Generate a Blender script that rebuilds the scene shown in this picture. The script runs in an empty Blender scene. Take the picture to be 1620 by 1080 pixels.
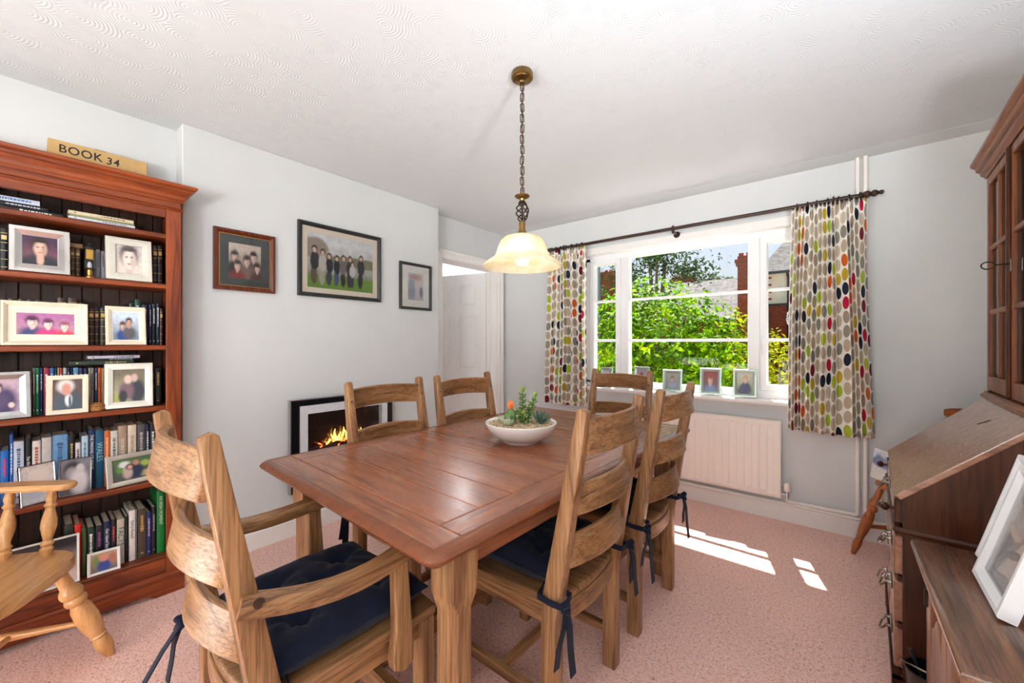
import bpy, bmesh, math, random
from mathutils import Vector, Matrix, Euler
R = math.radians
PI = math.pi
scene = bpy.context.scene
C = scene.collection
random.seed(11)

# ---------------------------------------------------------------- camera
cam_data = bpy.data.cameras.new('camera')
cam = bpy.data.objects.new('camera', cam_data)
C.objects.link(cam)
cam.location = (0, 0, 1.23)
cam.rotation_euler = (R(90), 0, math.atan(515 / 630))
cam_data.sensor_width = 36.0
cam_data.lens = 14.0
cam_data.shift_y = 2 / 1620
cam_data.clip_start = 0.02
cam_data.clip_end = 300
scene.camera = cam

# ---------------------------------------------------------------- sky, sun, exposure
world = bpy.data.worlds.new('sky')
scene.world = world
world.use_nodes = True
wn = world.node_tree
wn.nodes.clear()
w_out = wn.nodes.new('ShaderNodeOutputWorld')
w_bg = wn.nodes.new('ShaderNodeBackground')
w_sky = wn.nodes.new('ShaderNodeTexSky')
w_sky.sky_type = 'NISHITA'
w_sky.sun_disc = False
w_sky.sun_elevation = R(58)
w_sky.sun_rotation = R(-16.5)
w_sky.dust_density = 5.0
w_sky.ozone_density = 4.0
wn.links.new(w_sky.outputs[0], w_bg.inputs[0])
wn.links.new(w_bg.outputs[0], w_out.inputs[0])
w_bg.inputs[1].default_value = 0.050

sun_data = bpy.data.lights.new('sun', 'SUN')
sun_data.energy = 14.0
sun_data.angle = R(0.55)
sun_data.color = (1.0, 0.97, 0.93)
sun = bpy.data.objects.new('sun', sun_data)
C.objects.link(sun)
_sd = Vector((0.296, -1.0, -1.67)).normalized()
sun.rotation_euler = _sd.to_track_quat('-Z', 'Y').to_euler()
sun.location = (-3, 12, 12)

scene.view_settings.view_transform = 'Standard'
scene.view_settings.look = 'None'
scene.view_settings.gamma = 1.0
scene.view_settings.use_curve_mapping = False
scene.view_settings.exposure = 1.62
scene.cycles.max_bounces = 10
scene.cycles.diffuse_bounces = 6
scene.cycles.glossy_bounces = 4
scene.cycles.transmission_bounces = 6
scene.cycles.transparent_max_bounces = 12
scene.cycles.sample_clamp_indirect = 6.0
scene.cycles.caustics_reflective = False
scene.cycles.caustics_refractive = False

# ================================================================ helpers
def srgb(r, g, b, a=1.0):
    def f(c):
        c /= 255.0
        return c / 12.92 if c <= 0.04045 else ((c + 0.055) / 1.055) ** 2.4
    return (f(r), f(g), f(b), a)


class NT:
    """small wrapper for building node trees"""
    def __init__(self, name):
        self.m = bpy.data.materials.new(name)
        self.m.use_nodes = True
        self.t = self.m.node_tree
        self.t.nodes.clear()
        self.out = self.t.nodes.new('ShaderNodeOutputMaterial')

    def n(self, kind, **kw):
        nd = self.t.nodes.new('ShaderNode' + kind)
        for k, v in kw.items():
            setattr(nd, k, v)
        return nd

    def l(self, a, b):
        self.t.links.new(a, b)

    def put(self, sock, v):
        if isinstance(v, bpy.types.NodeSocket):
            self.l(v, sock)
        else:
            sock.default_value = v

    def math(self, op, a, b=None, c=None):
        nd = self.n('Math', operation=op)
        self.put(nd.inputs[0], a)
        if b is not None:
            self.put(nd.inputs[1], b)
        if c is not None:
            self.put(nd.inputs[2], c)
        return nd.outputs[0]

    def vmath(self, op, a, b=None):
        nd = self.n('VectorMath', operation=op)
        self.put(nd.inputs[0], a)
        if b is not None:
            self.put(nd.inputs[1], b)
        return nd.outputs['Value'] if op in ('LENGTH', 'DISTANCE', 'DOT_PRODUCT') else nd.outputs[0]

    def mix(self, f, a, b, blend='MIX'):
        nd = self.n('Mix', data_type='RGBA', blend_type=blend)
        self.put(nd.inputs[0], f)
        self.put(nd.inputs[6], a)
        self.put(nd.inputs[7], b)
        return nd.outputs[2]

    def ramp(self, f, stops, interp='LINEAR'):
        nd = self.n('ValToRGB')
        cr = nd.color_ramp
        cr.interpolation = interp
        while len(cr.elements) > 1:
            cr.elements.remove(cr.elements[-1])
        cr.elements[0].position = stops[0][0]
        cr.elements[0].color = stops[0][1]
        for p, c in stops[1:]:
            e = cr.elements.new(p)
            e.color = c
        self.put(nd.inputs[0], f)
        return nd.outputs[0]

    def mapr(self, v, a0, a1, b0, b1, smooth=False):
        nd = self.n('MapRange')
        if smooth:
            nd.interpolation_type = 'SMOOTHSTEP'
        self.put(nd.inputs['Value'], v)
        nd.inputs['From Min'].default_value = a0
        nd.inputs['From Max'].default_value = a1
        nd.inputs['To Min'].default_value = b0
        nd.inputs['To Max'].default_value = b1
        return nd.outputs[0]

    def noise(self, vec, scale, detail=2.0, rough=0.5, dist=0.0, col=False):
        nd = self.n('TexNoise')
        if vec is not None:
            self.l(vec, nd.inputs['Vector'])
        nd.inputs['Scale'].default_value = scale
        nd.inputs['Detail'].default_value = detail
        nd.inputs['Roughness'].default_value = rough
        nd.inputs['Distortion'].default_value = dist
        return nd.outputs['Color'] if col else nd.outputs[0]

    def mapping(self, vec, loc=(0, 0, 0), rot=(0, 0, 0), scale=(1, 1, 1)):
        nd = self.n('Mapping')
        self.l(vec, nd.inputs[0])
        self.put(nd.inputs[1], loc)
        nd.inputs[2].default_value = rot
        nd.inputs[3].default_value = scale
        return nd.outputs[0]

    def obj(self):
        return self.n('TexCoord').outputs['Object']

    def uv(self):
        return self.n('TexCoord').outputs['UV']

    def bump(self, h, strength=0.3, dist=0.01):
        nd = self.n('Bump')
        self.l(h, nd.inputs['Height'])
        nd.inputs['Strength'].default_value = strength
        nd.inputs['Distance'].default_value = dist
        return nd.outputs[0]

    def principled(self, col, rough=0.5, metal=0.0, spec=0.5, normal=None, **kw):
        p = self.n('BsdfPrincipled')
        self.put(p.inputs['Base Color'], col)
        self.put(p.inputs['Roughness'], rough)
        self.put(p.inputs['Metallic'], metal)
        self.put(p.inputs['Specular IOR Level'], spec)
        if normal is not None:
            self.l(normal, p.inputs['Normal'])
        for k, v in kw.items():
            self.put(p.inputs[k.replace('_', ' ')], v)
        self.l(p.outputs[0], self.out.inputs[0])
        return p


def plain(name, rgb, rough=0.5, metal=0.0, spec=0.5, var=0.06, nscale=25.0, bump=0.0, **kw):
    """painted / plastic / metal surface with faint mottling"""
    t = NT(name)
    c = srgb(*rgb)
    o = t.obj()
    nz = t.noise(o, nscale, 3, 0.6)
    lo = tuple(x * (1 - var) for x in c[:3]) + (1,)
    hi = tuple(min(1, x * (1 + var)) for x in c[:3]) + (1,)
    col = t.ramp(nz, [(0.3, lo), (0.7, hi)])
    nrm = t.bump(nz, bump, 0.004) if bump else None
    t.principled(col, rough, metal, spec, nrm, **kw)
    return t.m


def wood(name, axis, dark, mid, light, rough=0.42, scale=1.0, rings=7.0, pore=0.5, coat=0.0, spec=0.45, bump=0.12, veins=0.55):
    t = NT(name)
    o = t.obj()
    info = t.n('ObjectInfo')
    off = t.n('CombineXYZ')
    for i, k in enumerate((17.0, 9.0, 5.0)):
        t.l(t.math('MULTIPLY', info.outputs['Random'], k), off.inputs[i])
    v = t.vmath('ADD', o, off.outputs[0])
    s = [1.0, 1.0, 1.0]
    s['xyz'.index(axis)] = 0.065
    v1 = t.mapping(v, scale=tuple(s))
    s2 = [1.0, 1.0, 1.0]
    s2['xyz'.index(axis)] = 0.035
    v2 = t.mapping(v, scale=tuple(s2))
    big = t.noise(v1, 7.0 * scale, 2.0, 0.5, 0.6)
    ring = t.math('PINGPONG', t.math('MULTIPLY', big, rings * 2), 1.0)
    vein = t.mapr(ring, 0.0, 0.22, 1.0, 0.0, True)
    fine = t.noise(v2, 210.0 * scale, 3.0, 0.6)
    med = t.noise(v1, 30.0 * scale, 3.0, 0.6, 0.4)
    a = t.math('ADD', t.math('MULTIPLY', ring, 0.16), t.math('MULTIPLY', med, 0.80))
    col = t.ramp(a, [(0.14, srgb(*dark)), (0.46, srgb(*mid)), (0.84, srgb(*light))])
    vmask = t.math('MULTIPLY', vein, t.mapr(t.noise(v1, 13.0 * scale, 2, 0.5), 0.42, 0.6, 0.0, veins, True))
    col = t.mix(vmask, col, srgb(*dark))
    pm = t.mapr(fine, 0.36, 0.56, 1.0 - pore * 0.55, 1.06)
    pmc = t.n('CombineColor')
    for i in range(3):
        t.l(pm, pmc.inputs[i])
    col = t.mix(1.0, col, pmc.outputs[0], 'MULTIPLY')
    br = t.mapr(info.outputs['Random'], 0, 1, 0.90, 1.08)
    brc = t.n('CombineColor')
    for i in range(3):
        t.l(br, brc.inputs[i])
    col = t.mix(1.0, col, brc.outputs[0], 'MULTIPLY')
    rg = t.mapr(fine, 0.3, 0.7, rough + 0.10, rough - 0.06)
    nrm = t.bump(fine, bump, 0.002)
    t.principled(col, rg, 0.0, spec, nrm, Coat_Weight=coat, Coat_Roughness=0.18)
    return t.m


def emission(name, rgb, strength):
    t = NT(name)
    e = t.n('Emission')
    e.inputs[0].default_value = srgb(*rgb)
    e.inputs[1].default_value = strength
    t.l(e.outputs[0], t.out.inputs[0])
    return t.m


def clear_glass(name, tint=(1, 1, 1), refl=1.0, rough=0.0):
    """thin pane: transmits straight through, mirrors by Fresnel"""
    t = NT(name)
    tr = t.n('BsdfTransparent')
    tr.inputs[0].default_value = (*tint, 1)
    gl = t.n('BsdfGlossy')
    gl.inputs['Roughness'].default_value = rough
    fr = t.n('Fresnel')
    fr.inputs[0].default_value = 1.45
    mx = t.n('MixShader')
    t.l(t.math('MULTIPLY', fr.outputs[0], refl), mx.inputs[0])
    t.l(tr.outputs[0], mx.inputs[1])
    t.l(gl.outputs[0], mx.inputs[2])
    t.l(mx.outputs[0], t.out.inputs[0])
    return t.m


def fit(o, name):
    o.name = name
    return o


class MB:
    """collects geometry, links it as ONE mesh object"""
    def __init__(self):
        self.v = []
        self.f = []
        self.mi = []
        self.uvs = {}
        self.m = 0

    def add(self, verts, faces, M=None):
        b = len(self.v)
        for p in verts:
            p = Vector(p)
            self.v.append(tuple(M @ p) if M is not None else tuple(p))
        for f in faces:
            self.f.append(tuple(b + i for i in f))
            self.mi.append(self.m)
        return self

    def box(self, c, s, ch=0.0, M=None):
        hx, hy, hz = s[0] / 2, s[1] / 2, s[2] / 2
        if ch <= 0:
            vs = [(c[0] + sx * hx, c[1] + sy * hy, c[2] + sz * hz) for sx in (-1, 1) for sy in (-1, 1) for sz in (-1, 1)]
            fs = [(0, 1, 3, 2), (4, 6, 7, 5), (0, 4, 5, 1), (2, 3, 7, 6), (0, 2, 6, 4), (1, 5, 7, 3)]
            return self.add(vs, fs, M)
        ch = min(ch, hx * .95, hy * .95, hz * .95)
        vs = []
        idx = {}
        for sx in (-1, 1):
            for sy in (-1, 1):
                for sz in (-1, 1):
                    for a in range(3):
                        h = [hx - ch, hy - ch, hz - ch]
                        h[a] += ch
                        idx[(sx, sy, sz, a)] = len(vs)
                        vs.append((c[0] + sx * h[0], c[1] + sy * h[1], c[2] + sz * h[2]))
        fs = []
        for s1 in (-1, 1):
            q = [idx[(s1, a, b, 0)] for a, b in ((-1, -1), (1, -1), (1, 1), (-1, 1))]
            fs.append(q if s1 > 0 else q[::-1])
            q = [idx[(a, s1, b, 1)] for a, b in ((-1, -1), (-1, 1), (1, 1), (1, -1))]
            fs.append(q if s1 > 0 else q[::-1])
            q = [idx[(a, b, s1, 2)] for a, b in ((-1, -1), (1, -1), (1, 1), (-1, 1))]
            fs.append(q if s1 > 0 else q[::-1])
        for s1 in (-1, 1):
            for s2 in (-1, 1):
                q = [idx[(s1, s2, -1, 0)], idx[(s1, s2, -1, 1)], idx[(s1, s2, 1, 1)], idx[(s1, s2, 1, 0)]]
                fs.append(q if s1 * s2 > 0 else q[::-1])
                q = [idx[(s1, -1, s2, 0)], idx[(s1, 1, s2, 0)], idx[(s1, 1, s2, 2)], idx[(s1, -1, s2, 2)]]
                fs.append(q if s1 * s2 > 0 else q[::-1])
                q = [idx[(-1, s1, s2, 1)], idx[(-1, s1, s2, 2)], idx[(1, s1, s2, 2)], idx[(1, s1, s2, 1)]]
                fs.append(q if s1 * s2 > 0 else q[::-1])
        for sx in (-1, 1):
            for sy in (-1, 1):
                for sz in (-1, 1):
                    q = [idx[(sx, sy, sz, a)] for a in range(3)]
                    fs.append(q if sx * sy * sz > 0 else q[::-1])
        return self.add(vs, fs, M)

    def prism(self, pts, axis, a0, a1, M=None):
        """polygon pts in the plane normal to axis, extruded a0..a1; x:(y,z) y:(x,z) z:(x,y)"""
        n = len(pts)
        vs = []
        for a in (a0, a1):
            for p, q in pts:
                vs.append({'x': (a, p, q), 'y': (p, a, q), 'z': (p, q, a)}[axis])
        fs = [tuple(range(n))[::-1], tuple(range(n, 2 * n))]
        for i in range(n):
            j = (i + 1) % n
            fs.append((i, j, n + j, n + i))
        return self.add(vs, fs, M)

    def lathe(self, prof, n=24, M=None, cap=True):
        """prof: (r,z) from bottom to top around z"""
        vs = []
        fs = []
        k = len(prof)
        for r, z in prof:
            for i in range(n):
                a = 2 * PI * i / n
                vs.append((r * math.cos(a), r * math.sin(a), z))
        for j in range(k - 1):
            for i in range(n):
                i2 = (i + 1) % n
                fs.append((j * n + i, j * n + i2, (j + 1) * n + i2, (j + 1) * n + i))
        if cap:
            if prof[0][0] > 1e-6:
                fs.append(tuple(range(n))[::-1])
            if prof[-1][0] > 1e-6:
                fs.append(tuple((k - 1) * n + i for i in range(n)))
        return self.add(vs, fs, M)

    def tube(self, path, rad, n=8, M=None, closed=False, cap=True):
        pts = [Vector(p) for p in path]
        k = len(pts)
        rads = rad if isinstance(rad, (list, tuple)) else [rad] * k
        vs = []
        prev = None
        for i, p in enumerate(pts):
            if closed:
                d = (pts[(i + 1) % k] - pts[i - 1])
            else:
                d = pts[min(i + 1, k - 1)] - pts[max(i - 1, 0)]
            d.normalize()
            if prev is None:
                ref = Vector((0, 0, 1)) if abs(d.z) < 0.9 else Vector((1, 0, 0))
                a = d.cross(ref).normalized()
            else:
                a = (prev - d * prev.dot(d))
                if a.length < 1e-6:
                    a = d.orthogonal()
                a.normalize()
            prev = a
            b = d.cross(a)
            for j in range(n):
                an = 2 * PI * j / n
                vs.append(p + (a * math.cos(an) + b * math.sin(an)) * rads[i])
        fs = []
        for i in range(k if closed else k - 1):
            i2 = (i + 1) % k
            for j in range(n):
                j2 = (j + 1) % n
                fs.append((i * n + j, i * n + j2, i2 * n + j2, i2 * n + j))
        if cap and not closed:
            fs.append(tuple(range(n))[::-1])
            fs.append(tuple((k - 1) * n + j for j in range(n)))
        return self.add(vs, fs, M)

    def sweep(self, path, sect, up=(0, 0, 1), M=None):
        """sweep a closed 2D section (side, up) along path"""
        pts = [Vector(p) for p in path]
        k = len(pts)
        n = len(sect)
        up = Vector(up)
        vs = []
        for i, p in enumerate(pts):
            d = (pts[min(i + 1, k - 1)] - pts[max(i - 1, 0)]).normalized()
            sd = d.cross(up).normalized()
            u2 = sd.cross(d)
            for a, b in sect:
                vs.append(p + sd * a + u2 * b)
        fs = []
        for i in range(k - 1):
            for j in range(n):
                j2 = (j + 1) % n
                fs.append((i * n + j, (i + 1) * n + j, (i + 1) * n + j2, i * n + j2))
        fs.append(tuple(range(n)))
        fs.append(tuple((k - 1) * n + j for j in range(n))[::-1])
        return self.add(vs, fs, M)

    def quad(self, a, b, c, d, uv=None):
        self.add([a, b, c, d], [(0, 1, 2, 3)])
        if uv:
            self.uvs[len(self.f) - 1] = uv
        return self

    def grid(self, fn, nu, nv, uvfn=None, flip=False):
        vs = []
        for j in range(nv + 1):
            for i in range(nu + 1):
                vs.append(fn(i / nu, j / nv))
        fs = []
        base = len(self.f)
        for j in range(nv):
            for i in range(nu):
                q = (j * (nu + 1) + i, j * (nu + 1) + i + 1, (j + 1) * (nu + 1) + i + 1, (j + 1) * (nu + 1) + i)
                fs.append(q[::-1] if flip else q)
                if uvfn:
                    cs = [uvfn(i / nu, j / nv), uvfn((i + 1) / nu, j / nv), uvfn((i + 1) / nu, (j + 1) / nv), uvfn(i / nu, (j + 1) / nv)]
                    self.uvs[base + len(fs) - 1] = cs[::-1] if flip else cs
        return self.add(vs, fs)

    def mesh(self, name, mats, smooth=False, bevel=0.0, segs=1, angle=38, fixn=True):
        me = bpy.data.meshes.new(name)
        me.from_pydata(self.v, [], self.f)
        if self.uvs:
            ul = me.uv_layers.new(name='UVMap')
            for fi, uv in self.uvs.items():
                p = me.polygons[fi]
                for k, li in enumerate(p.loop_indices):
                    ul.data[li].uv = uv[k]
        if not isinstance(mats, (list, tuple)):
            mats = [mats]
        for m in mats:
            me.materials.append(m)
        if len(mats) > 1:
            me.polygons.foreach_set('material_index', self.mi)
        if bevel > 0 or fixn:
            bm = bmesh.new()
            bm.from_mesh(me)
            if fixn:
                bmesh.ops.recalc_face_normals(bm, faces=bm.faces)
            if bevel > 0:
                es = [e for e in bm.edges if len(e.link_faces) == 2 and e.calc_face_angle(0) > R(28)]
                bmesh.ops.bevel(bm, geom=es, offset=bevel, segments=segs, profile=0.6, affect='EDGES', clamp_overlap=True)
            bm.to_mesh(me)
            bm.free()
        if smooth:
            me.polygons.foreach_set('use_smooth', [True] * len(me.polygons))
            me.set_sharp_from_angle(angle=R(angle))
        me.update()
        return me

    def build(self, name, mats, parent=None, loc=(0, 0, 0), rot=(0, 0, 0), **kw):
        o = bpy.data.objects.new(name, self.mesh(name, mats, **kw))
        C.objects.link(o)
        o.location = loc
        o.rotation_euler = rot
        if parent is not None:
            o.parent = parent
        return o


def inst(name, me, parent=None, loc=(0, 0, 0), rot=(0, 0, 0), scale=(1, 1, 1)):
    o = bpy.data.objects.new(name, me)
    C.objects.link(o)
    o.location = loc
    o.rotation_euler = rot
    o.scale = scale
    if parent is not None:
        o.parent = parent
    return o


def tag(o, label, cat, group=None):
    o['label'] = label
    o['category'] = cat
    if group:
        o['group'] = group
    return o


def struct(o, label=None, cat=None):
    o['kind'] = 'structure'
    if label:
        o['label'] = label
    if cat:
        o['category'] = cat
    return o


def thing(name, label, cat, loc=(0, 0, 0), rot=(0, 0, 0), group=None):
    o = bpy.data.objects.new(name, None)
    o.empty_display_size = 0.1
    C.objects.link(o)
    o.location = loc
    o.rotation_euler = rot if isinstance(rot, (tuple, list)) else (0, 0, rot)
    return tag(o, label, cat, group)


def copy_tree(o, parent=None):
    c = o.copy()
    C.objects.link(c)
    c.parent = parent
    for ch in list(o.children):
        copy_tree(ch, c)
    return c


def text_mesh(name, s, size, mat, depth=0.0004, align='CENTER', shear=0.0, space=1.0, bold=0.0):
    """flat lettering in the x/y plane, facing +z"""
    cu = bpy.data.curves.new(name, 'FONT')
    cu.body = s
    cu.size = size
    cu.extrude = depth
    cu.offset = bold
    cu.align_x = align
    cu.align_y = 'CENTER'
    cu.shear = shear
    cu.space_character = space
    tmp = bpy.data.objects.new(name, cu)
    C.objects.link(tmp)
    bpy.context.view_layer.update()
    dg = bpy.context.evaluated_depsgraph_get()
    me = bpy.data.meshes.new_from_object(tmp.evaluated_get(dg))
    bpy.data.objects.remove(tmp)
    bpy.data.curves.remove(cu)
    me.materials.clear()
    me.materials.append(mat)
    me.name = name
    return me


def T(x=0, y=0, z=0, rx=0, ry=0, rz=0, s=None):
    m = Matrix.Translation((x, y, z)) @ Euler((rx, ry, rz)).to_matrix().to_4x4()
    if s:
        m = m @ Matrix.Diagonal((*s, 1))
    return m


def photo(name, top, bottom, blobs, rough=0.25, soft=0.40, warp=0.05, asp=1.0):
    """flat photographic print: soft coloured shapes over a two-tone background (UV 0..1)"""
    t = NT(name)
    uv = t.uv()
    nz = t.noise(uv, 4.0, 3, 0.6, 0, True)
    w = t.vmath('MULTIPLY', t.vmath('SUBTRACT', nz, (0.5, 0.5, 0.5)), (warp, warp, 0))
    p = t.vmath('ADD', uv, w)
    sep = t.n('SeparateXYZ')
    t.l(p, sep.inputs[0])
    col = t.ramp(sep.outputs[1], [(0.15, srgb(*bottom)), (0.85, srgb(*top))])
    g = t.noise(uv, 9.0, 4, 0.65)
    gm = t.mapr(g, 0.25, 0.75, 0.72, 1.22)
    gc = t.n('CombineColor')
    for i in range(3):
        t.l(gm, gc.inputs[i])
    col = t.mix(1.0, col, gc.outputs[0], 'MULTIPLY')
    for b in blobs:
        cx, cy, rx, ry, rgb = b[:5]
        if len(b) > 5:
            rx /= asp
            cx = b[5] + (cx - b[5]) / asp
        mp = t.mapping(p, loc=(-cx / rx, -cy / ry, 0), scale=(1 / rx, 1 / ry, 0))
        d = t.vmath('LENGTH', mp)
        f = t.mapr(d, 1 + soft, 1 - soft, 0, 1, True)
        col = t.mix(f, col, srgb(*rgb))
    t.principled(col, rough, 0, 0.5)
    return t.m


def person(cx, cy, s, hair, skin, cloth, fringe=.34):
    """blurred sitter: shoulders, hair, face; cy is the face centre, s the face half height"""
    dk = tuple(int(c * .62) for c in skin)
    md = tuple(int(c * .84) for c in skin)
    lips = (min(255, int(skin[0] * .84)), int(skin[1] * .58), int(skin[2] * .58))
    return [(cx, cy - 2.5 * s, 1.75 * s, 1.6 * s, cloth, cx), (cx, cy + .30 * s, .86 * s, 1.02 * s, hair, cx), (cx, cy - 1.0 * s, .34 * s, .5 * s, md, cx),
            (cx, cy - .12 * s, .60 * s, .84 * s, skin, cx), (cx + .34 * s, cy - .2 * s, .22 * s, .6 * s, md, cx), (cx, cy + (.96 - fringe) * s, .62 * s, fringe * s, hair, cx),
            (cx - .24 * s, cy + .10 * s, .15 * s, .09 * s, dk, cx), (cx + .24 * s, cy + .10 * s, .15 * s, .09 * s, dk, cx), (cx, cy - .52 * s, .2 * s, .08 * s, lips, cx)]


def full(cx, base, h, hair, skin, top, legs, w=1.0):
    """standing figure"""
    return [(cx - .02 * h * w, base + .22 * h, .085 * h * w, .25 * h, legs), (cx, base + .6 * h, .12 * h * w, .24 * h, top),
            (cx, base + .9 * h, .075 * h * w, .1 * h, hair), (cx, base + .87 * h, .052 * h * w, .07 * h, skin)]

# ================================================================ surface materials
def wall_paint(name, rgb):
    t = NT(name)
    o = t.obj()
    n1 = t.noise(o, 2.2, 3, 0.6)
    n2 = t.noise(o, 90.0, 2, 0.5)
    c = srgb(*rgb)
    col = t.ramp(n1, [(0.3, tuple(x * .97 for x in c[:3]) + (1,)), (0.7, tuple(min(1, x * 1.02) for x in c[:3]) + (1,))])
    t.principled(col, 0.75, 0, 0.25, t.bump(n2, 0.05, 0.003))
    return t.m


M_WALL = wall_paint('wall_paint', (208, 210, 211))
M_TRIM = plain('gloss_white_paint', (236, 234, 231), 0.32, var=0.02)
M_UPVC = plain('white_window_plastic', (240, 241, 243), 0.28, var=0.01)


def ceiling_mat():
    t = NT('swirled_plaster')
    o = t.obj()
    vo = t.n('TexVoronoi', feature='F1', voronoi_dimensions='2D')
    v2 = t.mapping(o, scale=(8.5, 8.5, 8.5))
    t.l(v2, vo.inputs['Vector'])
    vo.inputs['Scale'].default_value = 1.0
    d = t.vmath('SUBTRACT', v2, vo.outputs['Position'])
    d2 = t.vmath('ADD', d, t.vmath('MULTIPLY', vo.outputs['Color'], (0.5, 0.5, 0)))
    ln = t.vmath('LENGTH', t.vmath('MULTIPLY', d2, (1, 1, 0)))
    wv = t.math('SINE', t.math('MULTIPLY', ln, 62.0))
    msk = t.mapr(t.noise(o, 9.0, 2, 0.5), 0.42, 0.6, 0.0, 1.0, True)
    h = t.math('ADD', t.math('MULTIPLY', wv, msk), t.math('MULTIPLY', t.noise(o, 30, 2), 0.8))
    t.principled(srgb(213, 216, 219), 0.8, 0, 0.2, t.bump(h, 0.18, 0.003))
    return t.m


def carpet_mat():
    t = NT('pink_carpet')
    o = t.obj()
    f = t.noise(o, 135.0, 3, 0.75)
    m = t.noise(o, 60.0, 2, 0.6)
    b = t.noise(o, 1.6, 2, 0.5)
    a = t.math('ADD', t.math('MULTIPLY', f, 0.75), t.math('MULTIPLY', m, 0.25))
    col = t.ramp(a, [(0.36, srgb(150, 88, 78)), (0.43, srgb(232, 178, 164)), (0.54, srgb(246, 204, 190)), (0.66, srgb(254, 232, 222))])
    bm = t.mapr(b, 0.3, 0.7, 0.93, 1.06)
    cc = t.n('CombineColor')
    for i in range(3):
        t.l(bm, cc.inputs[i])
    col = t.mix(1.0, col, cc.outputs[0], 'MULTIPLY')
    t.principled(col, 0.95, 0, 0.1, t.bump(a, 0.9, 0.006), Sheen_Weight=0.15)
    return t.m


M_CEIL = ceiling_mat()
M_CARPET = carpet_mat()
M_GLASS = clear_glass('window_glass', (0.985, 0.995, 0.99), 0.4)

# ================================================================ room shell
XL, XB, XR, YW, YF, H = -2.83, -2.70, 0.765, 3.33, -1.6, 2.40
struct(MB().box(((XL + XR) / 2, (YW + YF) / 2, -0.1), (XR - XL + 2.6, YW - YF + 0.5, 0.2)).build('floor', M_CARPET),
       'pink flecked carpet covering the whole floor', 'floor')
ce = MB().box(((XL + XR) / 2 - .7, (YW + YF) / 2, H + 0.1), (XR - XL + 2.0, YW - YF + 0.54, 0.2))
struct(ce.build('ceiling', M_CEIL), 'white swirl-textured plaster ceiling', 'ceiling')
# lightly dropped plain strip along the window wall
struct(MB().prism([(YW, H - .012), (YW - .13, H - .001), (YW - .13, H + .02), (YW, H + .02)], 'x', XL, XR).build('trim_1', M_WALL),
       'smooth plain strip where ceiling meets the window wall', 'trim')

DY0, DY1, DZ = 2.42, 3.22, 2.02
w = MB()
w.box((XL - .07, (YF + DY0) / 2, H / 2), (.14, DY0 - YF, H))
w.box((XL - .07, (DY1 + YW) / 2, H / 2), (.14, YW - DY1, H))
w.box((XL - .07, (DY0 + DY1) / 2, (DZ + H) / 2), (.14, DY1 - DY0, H - DZ))
struct(w.build('wall_left', M_WALL), 'off-white wall behind the bookcase and around the doorway', 'wall')
struct(MB().box(((XL + XB) / 2, (.53 + 2.29) / 2, H / 2), (XB - XL, 2.29 - .53, H), .004).build('wall_chimney', M_WALL),
       'off-white chimney breast carrying three framed pictures', 'wall')
WX0, WX1, WZ0, WZ1 = -1.87, -0.08, 0.80, 2.05
w = MB()
w.box(((XL - .14 + WX0) / 2, YW + .135, H / 2), (WX0 - XL + .14, .27, H))
w.box(((XR + .2 + WX1) / 2, YW + .135, H / 2), (XR + .2 - WX1, .27, H))
w.box(((WX0 + WX1) / 2, YW + .135, WZ0 / 2), (WX1 - WX0, .27, WZ0))
w.box(((WX0 + WX1) / 2, YW + .135, (WZ1 + H) / 2), (WX1 - WX0, .27, H - WZ1))
struct(w.build('wall_back', M_WALL), 'off-white wall holding the wide window', 'wall')
struct(MB().box((XR + .1, (YF + YW) / 2, H / 2), (.2, YW - YF, H)).build('wall_right', M_WALL), 'off-white wall behind the tall bureau', 'wall')
PX0, PX1, PZ1 = -2.55, 0.5, 2.14  # opening for the unseen garden doors added for daylight
w = MB()
w.box(((XL - .14 + PX0) / 2, YF - .125, H / 2), (PX0 - XL + .14, .25, H))
w.box(((XR + .2 + PX1) / 2, YF - .125, H / 2), (XR + .2 - PX1, .25, H))
w.box(((PX0 + PX1) / 2, YF - .125, (PZ1 + H) / 2), (PX1 - PX0, .25, H - PZ1))
struct(w.build('wall_front', M_WALL), 'off-white wall behind the camera, opened for the added garden doors', 'wall')


def skirting(name, axis, a0, a1, at, sgn):
    """board profile: flat with a rounded top"""
    p = [(0, 0), (.018, 0), (.018, .095), (.012, .112), (.004, .118), (0, .118)]
    m = MB()
    if axis == 'y':
        m.prism([(at + sgn * q, z) for q, z in p], 'y', a0, a1)
    else:
        m.prism([(at + sgn * q, z) for q, z in p], 'x', a0, a1)
    return struct(m.build(name, M_TRIM), 'white skirting board', 'skirting')


skirting('baseboard_chimney', 'y', .53, 2.29, XB, 1)
skirting('baseboard_left', 'y', YF, .53, XL, 1)
skirting('baseboard_back', 'x', XL, XR, YW, -1)
skirting('baseboard_right', 'y', YF, YW - .02, XR, -1)

# ---------------------------------------------------------------- doorway, door and hall beyond
ar = MB()
for y0, y1 in ((DY0 - .075, DY0 + .012), (DY1 - .012, DY1 + .075)):
    ar.box((XL + .012, (y0 + y1) / 2, (DZ + .075) / 2), (.024, y1 - y0, DZ + .075), .006)
    ar.box((XL + .026, (y0 + y1) / 2 + (.018 if y1 < 3 else -.018) * -1, (DZ + .07) / 2), (.012, .03, DZ + .07), .005)
ar.box((XL + .012, (DY0 + DY1) / 2, DZ + .032), (.0236, DY1 - DY0 + .15, .088), .006)
ar.box((XL + .026, (DY0 + DY1) / 2, DZ + .055), (.012, DY1 - DY0 + .12, .03), .005)
struct(ar.build('trim_2', M_TRIM), 'white moulded architrave around the doorway', 'trim')
li = MB()
li.box((XL - .075, DY1 - .008, DZ / 2), (.152, .016, DZ))
li.box((XL - .075, DY0 + .008, DZ / 2), (.152, .016, DZ))
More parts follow.
